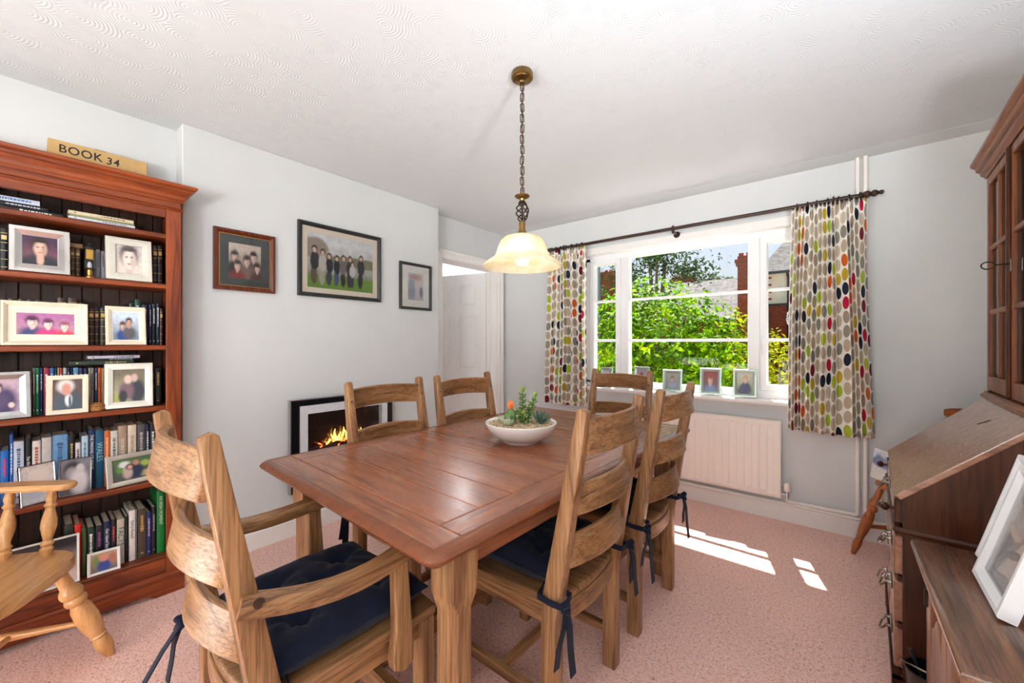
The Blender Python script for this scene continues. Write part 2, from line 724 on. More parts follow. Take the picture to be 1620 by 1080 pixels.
li.box((XL - .075, (DY0 + DY1) / 2, DZ - .008), (.152, DY1 - DY0 - .032, .016))
li.box((XL - .10, DY1 - .022, DZ / 2), (.03, .014, DZ - .03))
struct(li.build('trim_3', M_TRIM), 'white painted door lining', 'trim')

door = thing('door_1', 'white six-panel interior door standing ajar in the doorway', 'door', (XL - .148, DY1 - .022, 0.012), R(180 + 16))
struct(door)
# local: hinge at origin, leaf runs along +x, front face towards +y? (both faces panelled)
dw, dh, dt = .76, 1.98, .036
fr = MB()
st = .105
cols = [(st, .325), (.435, .655)]
rows = [(.20, .80), (.92, 1.52), (1.62, 1.86)]
# stiles, muntin and rails
fr.box((st / 2, 0, dh / 2), (st, dt, dh))
fr.box((dw - st / 2, 0, dh / 2), (st, dt, dh))
for z0, z1 in ((0, .20), (.80, .92), (1.52, 1.62), (1.86, dh)):
    fr.box((dw / 2, 0, (z0 + z1) / 2), (dw - 2 * st, dt, z1 - z0))
for z0, z1 in rows:
    fr.box((.38, 0, (z0 + z1) / 2), (.11, dt, z1 - z0))
fr.build('door_frame', M_TRIM, door)
for x0, x1 in cols:
    for z0, z1 in rows:
        p = MB()
        p.box(((x0 + x1) / 2, 0, (z0 + z1) / 2), (x1 - x0, dt - .022, z1 - z0))
        p.box(((x0 + x1) / 2, 0, (z0 + z1) / 2), (x1 - x0 - .05, dt - .006, z1 - z0 - .05), .006)
        p.build('panel', M_TRIM, door)
M_BRASS = plain('aged_brass', (142, 112, 66), 0.34, 1.0, var=0.2)
for z in (.22, 1.80):
    MB().box((-.004, -.024, z), (.034, .012, .09), .003).build('hinge', M_BRASS, door)
hd = MB().lathe([(.026, 0), (.026, .006), (.01, .01), (.01, .045)], 14, T(.70, -.018, 1.0, rx=R(90)))
hd.tube([(.70, -.06, 1.0), (.60, -.062, 1.0)], [.009, .008], 10)
hd.build('door_handle', M_BRASS, door, smooth=True)

hall = MB()
hall.box((-4.45, 3.0, H / 2), (.1, 3.6, H))
hall.box((-3.7, 4.75, H / 2), (1.6, .1, H))
hall.box((-3.7, 1.25, H / 2), (1.6, .1, H))
hall.box((-2.96, 4.05, H / 2), (.02, 1.35, H))
struct(hall.build('wall_hall', M_WALL), 'pale hall walls seen through the open doorway', 'wall')
struct(MB().box((-3.7, 3.0, -.1), (1.5, 3.5, .195)).build('floor_hall', M_CARPET), 'pink hall carpet beyond the doorway', 'floor')
struct(MB().box((-3.7, 3.75, H + .08), (1.62, 1.3, .14)).build('ceiling_hall', M_WALL), 'plain white hall ceiling', 'ceiling')

# ---------------------------------------------------------------- window
FY = 3.43
win = thing('window_1', 'wide white three-light window with horizontal glazing bars', 'window', (0, 0, 0))
struct(win)
f = MB()
f.box(((WX0 + WX1) / 2, FY, WZ1 - .03), (WX1 - WX0, .075, .06), .005)
f.box(((WX0 + WX1) / 2, FY, .855), (WX1 - WX0, .075, .06), .005)
for x in (WX0 + .03, WX1 - .03):
    f.box((x, FY, 1.44), (.06, .075, 1.17), .005)
f.build('frame', M_UPVC, win)
for x, wd in ((-1.474, .075), (-.477, .08)):
    MB().box((x, FY, 1.435), (wd, .078, 1.115), .006).build('mullion', M_UPVC, win)


def light(x0, x1, z0, z1, sash):
    if sash:
        s = MB()
        b = .046
        s.box(((x0 + x1) / 2, FY - .012, z1 - b / 2), (x1 - x0, .07, b), .006)
        s.box(((x0 + x1) / 2, FY - .012, z0 + b / 2), (x1 - x0, .07, b), .006)
        s.box((x0 + b / 2, FY - .012, (z0 + z1) / 2), (b, .0695, z1 - z0 - .004), .006)
        s.box((x1 - b / 2, FY - .012, (z0 + z1) / 2), (b, .0695, z1 - z0 - .004), .006)
        s.build('sash', M_UPVC, win)
        x0, x1, z0, z1 = x0 + b, x1 - b, z0 + b, z1 - b
    zs = [z0, 1.25, 1.613, z1]
    for z in zs[1:3]:
        MB().box(((x0 + x1) / 2, FY - .004, z), (x1 - x0 + .004, .034, .022), .005).build('glazing_bar', M_UPVC, win)
    for a, b2 in zip(zs[:-1], zs[1:]):
        MB().box(((x0 + x1) / 2, FY + .006, (a + b2) / 2), (x1 - x0, .006, b2 - a)).build('pane', M_GLASS, win)


light(WX0 + .055, -1.512, .882, 1.995, True)
light(-1.438, -.516, .885, 1.988, False)
light(-.438, WX1 - .055, .882, 1.995, True)
for x, sg in ((-.424, 1), (-1.528, -1)):
    hn = MB().box((x, FY - .055, 1.25), (.022, .012, .06), .004)
    hn.tube([(x, FY - .065, 1.25), (x, FY - .085, 1.24), (x + .004 * sg, FY - .088, 1.14)], [.008, .009, .007], 8)
    hn.build('window_handle', M_UPVC, win, smooth=True)
rv = MB()
rv.box((WX0 + .004, (YW + FY - .04) / 2, 1.44), (.008, FY - .04 - YW, WZ1 - .83))
rv.box((WX1 - .004, (YW + FY - .04) / 2, 1.44), (.008, FY - .04 - YW, WZ1 - .83))
rv.box(((WX0 + WX1) / 2, (YW + FY - .04) / 2, WZ1 - .004), (WX1 - WX0, FY - .04 - YW, .008))
rv.box(((WX0 + WX1) / 2, YW - .006, WZ1 + .022), (WX1 - WX0 + .1, .016, .058), .003)
rv.build('reveal_lining', M_TRIM, win)
MB().prism([(3.275, .803), (3.268, .812), (3.272, .824), (3.285, .829), (FY - .03, .829), (FY - .03, .798), (3.275, .798)], 'x', WX0 - .09, WX1 + .09).build('window_sill', M_TRIM, win)

# unseen garden doors, added behind the camera to let in more daylight
pd = thing('added_window_2', 'added white glazed garden doors, unseen behind the camera, letting in daylight', 'window', (0, 0, 0))
struct(pd)
f = MB()
f.box(((PX0 + PX1) / 2, YF - .1, PZ1 - .03), (PX1 - PX0, .07, .06))
f.box(((PX0 + PX1) / 2, YF - .1, .02), (PX1 - PX0, .07, .04))
for i in range(4):
    x = PX0 + .03 + (PX1 - PX0 - .06) * i / 3
    f.box((x, YF - .1, PZ1 / 2), (.06, .07, PZ1))
f.build('frame', M_UPVC, pd)
for i in range(3):
    x0 = PX0 + .06 + (PX1 - PX0 - .06) * i / 3
    x1 = x0 + (PX1 - PX0 - .06) / 3 - .06
    MB().box(((x0 + x1) / 2, YF - .1, PZ1 / 2), (x1 - x0, .006, PZ1 - .1)).build('pane', M_GLASS, pd)

# overhanging eaves outside the window
M_SOFFIT = plain('painted_soffit', (225, 223, 218), .5)
struct(MB().box((-1.0, 3.80, 2.53), (5.2, .41, .12)).build('roof_eaves', M_SOFFIT), 'white eaves overhang outside above the window', 'eaves')

# ================================================================ outside
def leaf_mat(name, lo, mid, hi, trans=0.45):
    t = NT(name)
    o = t.obj()
    n = t.noise(o, 3.0, 3, 0.6)
    n2 = t.noise(o, 28.0, 1, 0.5)
    a = t.math('ADD', t.math('MULTIPLY', n, 0.6), t.math('MULTIPLY', n2, 0.45))
    col = t.ramp(a, [(0.36, srgb(*lo)), (0.52, srgb(*mid)), (0.66, srgb(*hi))])
    d = t.n('BsdfPrincipled')
    t.l(col, d.inputs['Base Color'])
    d.inputs['Roughness'].default_value = 0.5
    d.inputs['Specular IOR Level'].default_value = 0.02
    tr = t.n('BsdfTranslucent')
    t.l(col, tr.inputs[0])
    mx = t.n('MixShader')
    mx.inputs[0].default_value = trans
    t.l(d.outputs[0], mx.inputs[1])
    t.l(tr.outputs[0], mx.inputs[2])
    t.l(mx.outputs[0], t.out.inputs[0])
    return t.m


M_LEAF1 = leaf_mat('bright_laurel_leaf', (18, 46, 2), (70, 110, 4), (134, 160, 12), .38)
M_LEAF2 = leaf_mat('yellow_green_hedge_leaf', (36, 48, 2), (98, 104, 4), (152, 144, 14), .36)
M_LEAF3 = leaf_mat('dark_tree_leaf', (16, 32, 10), (34, 56, 20), (62, 84, 38), .3)
M_BARK = plain('bark', (92, 74, 58), .9, var=.3, bump=.5)


def lawn_mat():
    t = NT('lawn')
    o = t.obj()
    n = t.noise(o, 40, 4, .7)
    t.principled(t.ramp(n, [(.3, srgb(46, 66, 22)), (.7, srgb(86, 104, 44))]), .9, 0, .1, t.bump(n, .6, .03))
    return t.m


def brick_mat(name, c1, c2, mortar, scale=4.4):
    t = NT(name)
    o = t.obj()
    # facade coordinates: use x+y for the run so that both directions get courses
    s = t.n('SeparateXYZ')
    t.l(o, s.inputs[0])
    cb = t.n('CombineXYZ')
    t.l(t.math('ADD', s.outputs[0], s.outputs[1]), cb.inputs[0])
    t.l(s.outputs[2], cb.inputs[1])
    b = t.n('TexBrick')
    t.l(cb.outputs[0], b.inputs['Vector'])
    b.inputs['Color1'].default_value = srgb(*c1)
    b.inputs['Color2'].default_value = srgb(*c2)
    b.inputs['Mortar'].default_value = srgb(*mortar)
    b.inputs['Scale'].default_value = scale
    b.inputs['Mortar Size'].default_value = .012
    t.principled(b.outputs[0], .85, 0, .2, t.bump(b.outputs[1], -.4, .01))
    return t.m


def slate_mat():
    t = NT('weathered_slate')
    o = t.obj()
    s = t.n('SeparateXYZ')
    t.l(o, s.inputs[0])
    cb = t.n('CombineXYZ')
    t.l(s.outputs[0], cb.inputs[0])
    t.l(t.math('MULTIPLY', t.math('ADD', s.outputs[2], t.math('MULTIPLY', s.outputs[1], .3)), 1.0), cb.inputs[1])
    b = t.n('TexBrick')
    t.l(cb.outputs[0], b.inputs['Vector'])
    b.inputs['Color1'].default_value = srgb(66, 65, 69)
    b.inputs['Color2'].default_value = srgb(90, 88, 89)
    b.inputs['Mortar'].default_value = srgb(56, 54, 58)
    b.inputs['Scale'].default_value = 3.0
    b.inputs['Mortar Size'].default_value = .02
    n = t.noise(o, 6, 4, .7)
    col = t.mix(t.mapr(n, .4, .65, 0, .6), b.outputs[0], srgb(120, 114, 108))
    t.principled(col, .9, 0, .08, t.bump(b.outputs[1], -.6, .03))
    return t.m


M_LAWN = lawn_mat()
M_BRICK = brick_mat('red_brick', (158, 66, 44), (126, 50, 36), (140, 110, 96))
M_SLATE = slate_mat()
M_RENDER = plain('white_render', (236, 238, 240), .85, var=.08, nscale=3)
M_IRON = plain('black_painted_iron', (32, 34, 36), .45)
M_PAVE = plain('pale_bounce_paving', (224, 220, 212), .85, var=.1, nscale=4)  # kept pale to bounce sunlight into the room

struct(MB().box((0, 32, -.35), (90, 57, .3)).build('ground', M_LAWN), 'garden lawn outside the window', 'lawn')
struct(MB().box((-1, 4.9, -.185), (9, 2.6, .03)).build('ground_bounce_path', M_PAVE), 'added pale path under the window, unseen, bouncing sunlight indoors', 'path')  # unseen path added to throw sunlight up onto the ceiling
struct(MB().box((-1, -17, -.3), (60, 30.3, .3)).build('ground_bounce_patio', M_PAVE), 'added pale terrace behind the house, unseen, bouncing sunlight indoors', 'terrace')  # unseen terrace added to bounce sunlight through the rear doors


def foliage(n, sample, ln, wd, seed, up=.35):
    """joined leaf blades: sample() -> (point, outward normal)"""
    rnd = random.Random(seed)
    m = MB()
    for _ in range(n):
        p, nr = sample(rnd)
        d = Vector((rnd.gauss(0, 1), rnd.gauss(0, 1), rnd.gauss(0, .7) - .35))
        d = (d - nr * d.dot(nr) * .6).normalized()
        sdv = d.cross(nr + Vector((rnd.gauss(0, .5), rnd.gauss(0, .5), up + rnd.gauss(0, .4))))
        if sdv.length < 1e-3:
            continue
        sdv.normalize()
        up2 = sdv.cross(d)
        L = ln * rnd.uniform(.7, 1.3)
        W = wd * rnd.uniform(.7, 1.25)
        a = p
        b = p + d * L * .45 + up2 * L * .1
        c = p + d * L
        m.add([a, b + sdv * W / 2 - up2 * W * .12, c - up2 * L * .08, b - sdv * W / 2 - up2 * W * .12, b], [(0, 1, 4), (1, 2, 4), (0, 4, 3), (4, 2, 3)])
    return m


def ell(cx, cy, cz, rx, ry, rz, lump=.18, fill=.3):
    def s(rnd):
        while True:
            v = Vector((rnd.gauss(0, 1), rnd.gauss(0, 1), rnd.gauss(0, 1)))
            if v.length > 1e-3:
                v.normalize()
                break
        k = 1 + lump * math.sin(5 * v.x + 2 * v.z) * math.cos(6 * v.z + 3 * v.y) + rnd.uniform(-fill, .03)
        if v.z < 0 and rnd.random() < .3:
            k *= rnd.uniform(.6, 1)
        return Vector((cx + rx * v.x * k, cy + ry * v.y * k, cz + rz * v.z * k)), Vector((v.x / rx, v.y / ry, v.z / rz)).normalized()
    return s


def multi(lst):
    wts = [a[3] * a[5] for a in lst]
    fs = [ell(*a) for a in lst]
    return lambda rnd: rnd.choices(fs, wts)[0](rnd)


def shrub(name, label, cat, base, parts, n, ln, wd, mat, seed, trunk_h, trunk_r, stems=4, group=None):
    t = thing(name, label, cat, base, 0, group)
    fo = foliage(n, multi(parts), ln, wd, seed).build('foliage', mat, t, fixn=False)
    fo['kind'] = 'stuff'
    rnd = random.Random(seed + 5)
    for i in range(stems):
        a = 2 * PI * i / stems + rnd.uniform(-.3, .3)
        e = rnd.uniform(.15, .45) * parts[0][3]
        MB().tube([(0.03 * math.cos(a), .03 * math.sin(a), 0), (e * .4 * math.cos(a), e * .4 * math.sin(a), trunk_h * .5), (e * math.cos(a), e * math.sin(a), trunk_h)],
                  [trunk_r, trunk_r * .75, trunk_r * .35], 7).build('stem', M_BARK, t, smooth=True)
    return t


shrub('laurel_bush', 'large bright green leafy bush filling the middle of the window view', 'bush', (-2.05, 5.75, -.2),
      [(0, 0, 1.15, 1.15, .9, 1.05), (-.75, .1, .95, .85, .8, .95), (.15, .2, 1.45, .75, .7, .82), (.5, -.1, .8, .75, .6, .85), (-.35, .2, 1.75, .55, .5, .62)],
      7600, .125, .05, M_LEAF1, 3, 1.9, .04, 5)
shrub('garden_hedge', 'yellow-green small-leaved hedge at the right of the window view', 'hedge', (-.62, 6.1, -.2),
      [(0, 0, .6, .62, .5, .92), (.75, .15, .5, .7, .5, .98), (-.3, -.15, .4, .5, .45, .8), (1.6, .3, .5, .7, .5, 1.0)],
      6200, .062, .034, M_LEAF2, 5, 1.0, .02, 5)
shrub('rose_shrub', 'tall light shrub sprays rising behind the yellow-green hedge', 'shrub', (-1.15, 7.0, -.2),
      [(0, 0, 1.15, .5, .4, .72), (.5, 0, .9, .4, .4, .6)], 1500, .07, .04, M_LEAF2, 9, 1.4, .02, 4)
shrub('airy_tree', 'loose grey-green tree rising behind the big bush', 'tree', (-4.3, 12.2, -.2),
      [(0, 0, 4.1, 1.2, 1.1, .95, .3, .8), (-.9, 0, 3.5, .9, .9, .9, .3, .8), (.9, .2, 3.6, .9, .9, .6, .3, .8)], 2600, .12, .06, M_LEAF3, 21, 3.9, .09, 5)
shrub('dark_tree', 'dark tree at the far left of the window view', 'tree', (-7.6, 12.6, -.2),
      [(0, 0, 3.2, 1.2, 1.0, 1.3, .3, .6), (.8, 0, 2.6, .8, .8, 1.1)], 2400, .12, .06, M_LEAF3, 22, 3.0, .09, 4)
shrub('distant_tree', 'small round distant tree above the slate roof', 'tree', (-7.6, 33, -.2),
      [(0, 0, 5.4, 1.5, 1.2, 1.3), (1.4, 0, 5.0, 1.4, 1.2, 1.2), (-1.2, 0, 5.0, 1.1, 1, 1.0)], 1800, .3, .2, M_LEAF3, 23, 5.0, .15, 4)


def chimney(name, parent, x, y, z0, z1, wdt, dp):
    m = MB()
    m.box((x, y, (z0 + z1) / 2), (wdt, dp, z1 - z0))
    m.box((x, y, z1 - .30), (wdt + .10, dp + .10, .10))
    m.box((x, y, z1 - .18), (wdt + .16, dp + .16, .12))
    o = m.build(name, M_BRICK, parent)
    for k in (-.12, .12):
        MB().lathe([(.09, 0), (.085, .1), (.075, .22), (.09, .26)], 10, T(x + k, y, z1 - .13)).build('chimney_pot', M_BRICK, o)
    return o


def facade_window(parent, x, y, z, wdt, ht):
    fw = MB()
    for sx in (-1, 1):
        fw.box((x + sx * wdt / 2, y, z), (.07, .08, ht))
    for sz in (-1, 1):
        fw.box((x, y, z + sz * ht / 2), (wdt + .07, .08, .07))
    fw.box((x, y, z), (.05, .06, ht))
    o = fw.build('window', M_UPVC, parent)
    MB().box((x, y + .03, z), (wdt, .01, ht)).build('pane', M_DARKGLASS, o)


M_DARKGLASS = plain('dark_window_glass', (40, 48, 58), .08)

# house on the right: brick below, white render above, slate hip roof
hs = thing('brick_house', 'brick house with white rendered upper storey and slate roof, right window pane', 'house', (-2.25, 18.8, -.2))
MB().box((2.7, 2.6, 1.45), (5.4, 5.2, 2.9)).build('brick_storey', M_BRICK, hs)
MB().box((2.7, 2.6, 3.55), (5.38, 5.18, 1.3)).build('render_storey', M_RENDER, hs)
MB().box((2.7, 2.6, 2.93), (5.46, 5.26, .1)).build('string_course', M_IRON, hs)
q = MB()
for i in range(9):
    q.box((.06 + (.05 if i % 2 else 0), -.015, 2.98 + .14 * i + .05), (.12 + (.1 if i % 2 else 0), .05, .075))
q.build('brick_quoins', M_BRICK, hs)
MB().add([(-.3, -.3, 4.2), (5.7, -.3, 4.2), (5.7, 5.5, 4.2), (-.3, 5.5, 4.2), (1.5, 2.6, 7.2), (3.9, 2.6, 7.2)],
         [(0, 1, 5, 4), (1, 2, 5), (2, 3, 4, 5), (3, 0, 4), (3, 2, 1, 0)]).build('roof', M_SLATE, hs)
MB().box((2.7, -.28, 4.17), (6.0, .1, .1)).build('gutter', M_IRON, hs)
MB().tube([(.75, -.24, 4.15), (.78, -.08, 3.95), (.78, -.06, 0)], .05, 8).build('drainpipe', M_IRON, hs, smooth=True)
facade_window(hs, 2.1, -.03, 3.6, .8, .85)
facade_window(hs, 2.3, -.03, 1.7, 1.0, 1.1)
chimney('chimney', hs, 1.9, 1.6, 5.0, 7.6, .7, .6)

# lower slate-roofed wing with the tall chimney
hw = thing('slate_cottage', 'low cottage with pale slate roof and tall brick chimney beyond the bush', 'house', (-5.6, 16.4, -.2))
MB().box((1.4, 2.0, 1.2), (3.3, 4.0, 2.4)).build('wall', M_BRICK, hw)
MB().add([(-.45, -.3, 2.3), (2.75, -.3, 2.3), (2.75, 1.8, 4.05), (-.45, 1.8, 4.05), (2.75, 4.2, 2.3), (-.45, 4.2, 2.3),
          (-.45, -.3, 2.2), (2.75, -.3, 2.2), (2.75, 4.2, 2.2), (-.45, 4.2, 2.2)],
         [(0, 1, 2, 3), (3, 2, 4, 5), (6, 0, 3, 5, 9), (1, 7, 8, 4, 2), (6, 7, 1, 0), (9, 5, 4, 8), (6, 9, 8, 7)]).build('roof', M_SLATE, hw)
MB().prism([(-.32, 0), (-.32, 2.25), (1.2, 3.9), (2.9, 2.3), (2.9, 0)], 'x', 2.78, 3.15).build('gable_wall', M_BRICK, hw)
chimney('chimney', hw, 3.03, -.05, 2.2, 4.52, .40, .42)

hl = thing('far_house', 'far brown brick house with dark roof at the left of the window view', 'house', (-11.5, 19.0, -.2))
MB().box((2.2, 2.0, 1.4), (4.4, 4.0, 2.8)).build('wall', M_BRICK, hl)
MB().prism([(-.3, 2.7), (2.0, 4.3), (4.3, 2.7)], 'x', -.3, 4.7).build('roof', M_SLATE, hl)
chimney('chimney', hl, 2.1, .6, 3.0, 5.15, .8, .6)
hm = thing('roof_beyond', 'brown chimney block peeping over the top of the big bush', 'house', (-7.2, 20.5, -.2))
MB().box((1.5, 1.5, 1.6), (3, 3, 3.2)).build('wall', M_BRICK, hm)
MB().prism([(-.2, 3.1), (1.5, 4.2), (3.2, 3.1)], 'x', -.2, 3.2).build('roof', M_SLATE, hm)
chimney('chimney', hm, 1.0, 1.2, 3.6, 4.85, 1.0, .6)

lp = thing('lamp_post', 'grey street lamp post seen through the left window pane', 'lamp post', (-5.05, 9.9, -.2))
MB().lathe([(.09, 0), (.09, .5), (.06, .55), (.05, 3.6), (.035, 4.6)], 12).build('post', plain('galvanised_steel', (130, 144, 156), .5, .6), lp, smooth=True)
lh = MB().tube([(0, 0, 4.55), (0, -.2, 4.75), (0, -.6, 4.8)], .03, 8)
lh.box((0, -.75, 4.8), (.16, .4, .08), .02)
lh.build('lamp_head', M_IRON, lp)

# ================================================================ dining table and chairs
OAK = dict(dark=(100, 64, 38), mid=(154, 110, 72), light=(188, 146, 104))
M_OAK = {a: wood('golden_oak_' + a, a, rough=.36, rings=6, pore=.8, veins=.8, **OAK) for a in 'xyz'}
TBL = dict(dark=(80, 40, 22), mid=(148, 86, 54), light=(180, 114, 76))
M_TBL = {a: wood('reddish_table_oak_' + a, a, rough=.27, rings=9, pore=.75, coat=.15, **TBL) for a in 'xyz'}
M_PEG = plain('dark_wood_peg', (58, 34, 20), .5)
M_NAVY = None


def navy_mat():
    t = NT('navy_cotton')
    o = t.obj()
    n = t.noise(o, 420, 2, .6)
    n2 = t.noise(o, 12, 3, .6)
    col = t.ramp(n2, [(.3, srgb(12, 17, 33)), (.7, srgb(22, 29, 52))])
    t.principled(col, .85, 0, .2, t.bump(n, .25, .002), Sheen_Weight=.08)
    return t.m


M_NAVY = navy_mat()

TW, TL, TZ = 1.095, 1.775, .771
table = thing('dining_table', 'large reddish oak dining table with boarded top and chamfered legs', 'table', (-1.186, 1.443, 0), R(-1.5))


def board(name, x0, x1, y0, y1, axis, parent=table):
    m = MB().box(((x0 + x1) / 2, (y0 + y1) / 2, TZ - .016), (x1 - x0 - .0020, y1 - y0 - .0020, .032), .0018)
    return m.build(name, M_TBL[axis], parent)


EB = .034  # edge moulding width
hx, hy = TW / 2 - EB, TL / 2 - EB
board('end_board', -hx, hx, -hy, -hy + .082, 'x')
board('end_board', -hx, hx, hy - .082, hy, 'x')
board('side_board', -hx, -hx + .082, -hy + .082, hy - .082, 'y')
board('side_board', hx - .082, hx, -hy + .082, hy - .082, 'y')
ys = [-hy + .082 + (2 * hy - .164) * k / 11 for k in range(12)]
for k in range(11):
    board('plank', -hx + .082, hx - .082, ys[k], ys[k + 1], 'x')
# moulded rim: rounded corners, chamfered above and below
def rim_loop(inset, z, r=.045, n=5):
    out = []
    for cx, cy, a0 in ((1, 1, 0), (-1, 1, 90), (-1, -1, 180), (1, -1, 270)):
        for k in range(n + 1):
            a = R(a0 + 90 * k / n)
            out.append((cx * (TW / 2 - r) + (r - inset) * math.cos(a), cy * (TL / 2 - r) + (r - inset) * math.sin(a), z))
    return out


rm = MB()
loops = [rim_loop(EB, TZ, .035), rim_loop(.020, TZ), rim_loop(.006, TZ - .008), rim_loop(0, TZ - .016), rim_loop(.004, TZ - .024), rim_loop(.022, TZ - .04), rim_loop(EB, TZ - .042, .035)]
loops[0] = [(max(-hx, min(hx, x)), max(-hy, min(hy, y)), z) for x, y, z in loops[0]]
loops[-1] = [(max(-hx, min(hx, x)), max(-hy, min(hy, y)), z) for x, y, z in loops[-1]]
nn = len(loops[0])
vs = [p for lp_ in loops for p in lp_]
fs = []
for j in range(len(loops)):
    j2 = (j + 1) % len(loops)
    for i in range(nn):
        i2 = (i + 1) % nn
        fs.append((j * nn + i, j * nn + i2, j2 * nn + i2, j2 * nn + i))
rm.add(vs, fs)
rm.build('edge_moulding', wood('table_edge_oak', 'y', rough=.3, rings=1, pore=.25, veins=.1, coat=.1, dark=(92, 46, 24), mid=(118, 64, 36), light=(140, 80, 48)), table, smooth=True, angle=50)
for s in (-1, 1):
    MB().box((s * (TW / 2 - .115), 0, TZ - .085), (.026, TL - .30, .10), .003).build('apron', M_TBL['y'], table)
    MB().box((0, s * (TL / 2 - .15), TZ - .085), (TW - .24, .026, .10), .003).build('apron', M_TBL['x'], table)


def tleg_mesh():
    a, b, c = .044, .036, .018
    m = MB()
    def sq(h, k, z):
        return [(h, -h + k, z), (h, h - k, z), (h - k, h, z), (-h + k, h, z), (-h, h - k, z), (-h, -h + k, z), (-h + k, -h, z), (h - k, -h, z)]
    ls = [sq(.044, .004, 0), sq(.044, .004, .13), sq(.039, .018, .17), sq(.039, .018, .56), sq(.044, .004, .60), sq(.044, .004, TZ - .042)]
    vs = [p for l in ls for p in l]
    fs = [tuple(range(8))[::-1], tuple(40 + i for i in range(8))]
    for j in range(5):
        for i in range(8):
            i2 = (i + 1) % 8
            fs.append((j * 8 + i, j * 8 + i2, (j + 1) * 8 + i2, (j + 1) * 8 + i))
    m.add(vs, fs)
    return m.mesh('table_leg', M_OAK['z'])


tlm = tleg_mesh()
for sx in (-1, 1):
    for sy in (-1, 1):
        inst('leg', tlm, table, (sx * (TW / 2 - .105), sy * (TL / 2 - .155), 0))
for s in (-1, 1):
    MB().box((0, s * (TL / 2 - .155), .16), (TW - .29, .034, .075), .004).build('cross_stretcher', M_OAK['x'], table)
pts = [(-(TL / 2 - .17) + (TL - .34) * k / 16, 0) for k in range(17)]
MB().prism([(y, .13) for y, _ in pts] + [(y, .20 + .012 * math.cos(2 * PI * (y) / (TL - .34) * 1.0)) for y, _ in pts[::-1]], 'x', -.017, .017).build('long_stretcher', M_OAK['y'], table)


# ---------------------------------------------------------------- ladder-back chairs
def slat_mesh(hw, hh, bow=.038, t=.019, crown=.0):
    """bowed rail, spans x=-hw..hw, bowed towards -y; centre z=0"""
    m = MB()
    n = 14
    vs = []
    for i in range(n + 1):
        x = -hw + 2 * hw * i / n
        k = 1 - (x / hw) ** 2
        y = -bow * k
        top = hh + crown * k
        for (dy, z) in ((-t / 2, -hh), (t / 2, -hh), (t / 2, top), (-t / 2, top)):
            vs.append((x, y + dy, z))
    fs = [(0, 1, 2, 3), tuple(n * 4 + i for i in (3, 2, 1, 0))]
    for i in range(n):
        for j in range(4):
            j2 = (j + 1) % 4
            fs.append((i * 4 + j, (i + 1) * 4 + j, (i + 1) * 4 + j2, i * 4 + j2))
    m.add(vs, fs)
    return m


def post_mesh(wd=.046):
    # side profile (y,z): leg below, raked post above
    f = [(-.172, 0), (-.172, .40), (-.178, .47), (-.291, 1.036)]
    b = [(-.302, 1.043), (-.324, 1.034), (-.312, .94), (-.236, .47), (-.225, .40), (-.222, 0)]
    m = MB().prism(f + b, 'x', -wd / 2, wd / 2)
    m.v = [(x * (1 - .32 * max(0, (z - .5) / .54)), y, z) for x, y, z in m.v]
    return m.mesh('rear_post', M_OAK['z'], bevel=.005, segs=2, smooth=True, angle=50)


SEATZ = .455


def seat_mesh(wf, wb, yb, yf):
    """boarded seat: rounded front, bowed back, slightly dished"""
    m = MB()
    nu, nv = 14, 12
    def top(u, v):
        w_ = wb + (wf - wb) * v
        x = (u - .5) * w_
        yb2 = yb - .03 * (1 - (2 * u - 1) ** 2)
        yf2 = yf - .012 * abs(2 * u - 1) ** 4
        y = yb2 + (yf2 - yb2) * v
        dish = .010 * math.sin(PI * u) ** .7 * math.sin(PI * min(1, v * 1.05)) ** .7
        return x, y, SEATZ - dish
    m.grid(lambda u, v: top(u, v), nu, nv)
    m.grid(lambda u, v: (top(u, v)[0], top(u, v)[1], SEATZ - .028), nu, nv, flip=True)
    def side(fn, n):
        for i in range(n):
            a, b = fn(i / n), fn((i + 1) / n)
            m.quad((a[0], a[1], SEATZ - .028), (b[0], b[1], SEATZ - .028), b, a)
    side(lambda s: top(s, 0), nu)
    side(lambda s: top(1 - s, 1), nu)
    side(lambda s: top(0, 1 - s), nv)
    side(lambda s: top(1, s), nv)
    me = m.mesh('seat', M_OAK['y'], fixn=False)
    bm = bmesh.new()
    bm.from_mesh(me)
    bmesh.ops.remove_doubles(bm, verts=bm.verts, dist=1e-5)
    bmesh.ops.recalc_face_normals(bm, faces=bm.faces)
    es = [e for e in bm.edges if len(e.link_faces) == 2 and e.calc_face_angle(0) > R(40)]
    bmesh.ops.bevel(bm, geom=es, offset=.007, segments=2, profile=.5, affect='EDGES', clamp_overlap=True)
    bm.to_mesh(me)
    bm.free()
    me.polygons.foreach_set('use_smooth', [True] * len(me.polygons))
    me.set_sharp_from_angle(angle=R(50))
    return me


PM = post_mesh()
FLEG = MB().box((0, 0, .2135), (.046, .046, .427), .004).mesh('front_leg', M_OAK['z'])
PEG = MB().box((0, 0, 0), (.009, .004, .009), .001).mesh('peg', M_PEG)


def rake(z):
    """y of the post centre line at height z"""
    return -.205 - (max(0, z - .45)) * (.113 / .585)


SLATS = ((.955, .050, .0), (.765, .043, .0), (.600, .046, .0))


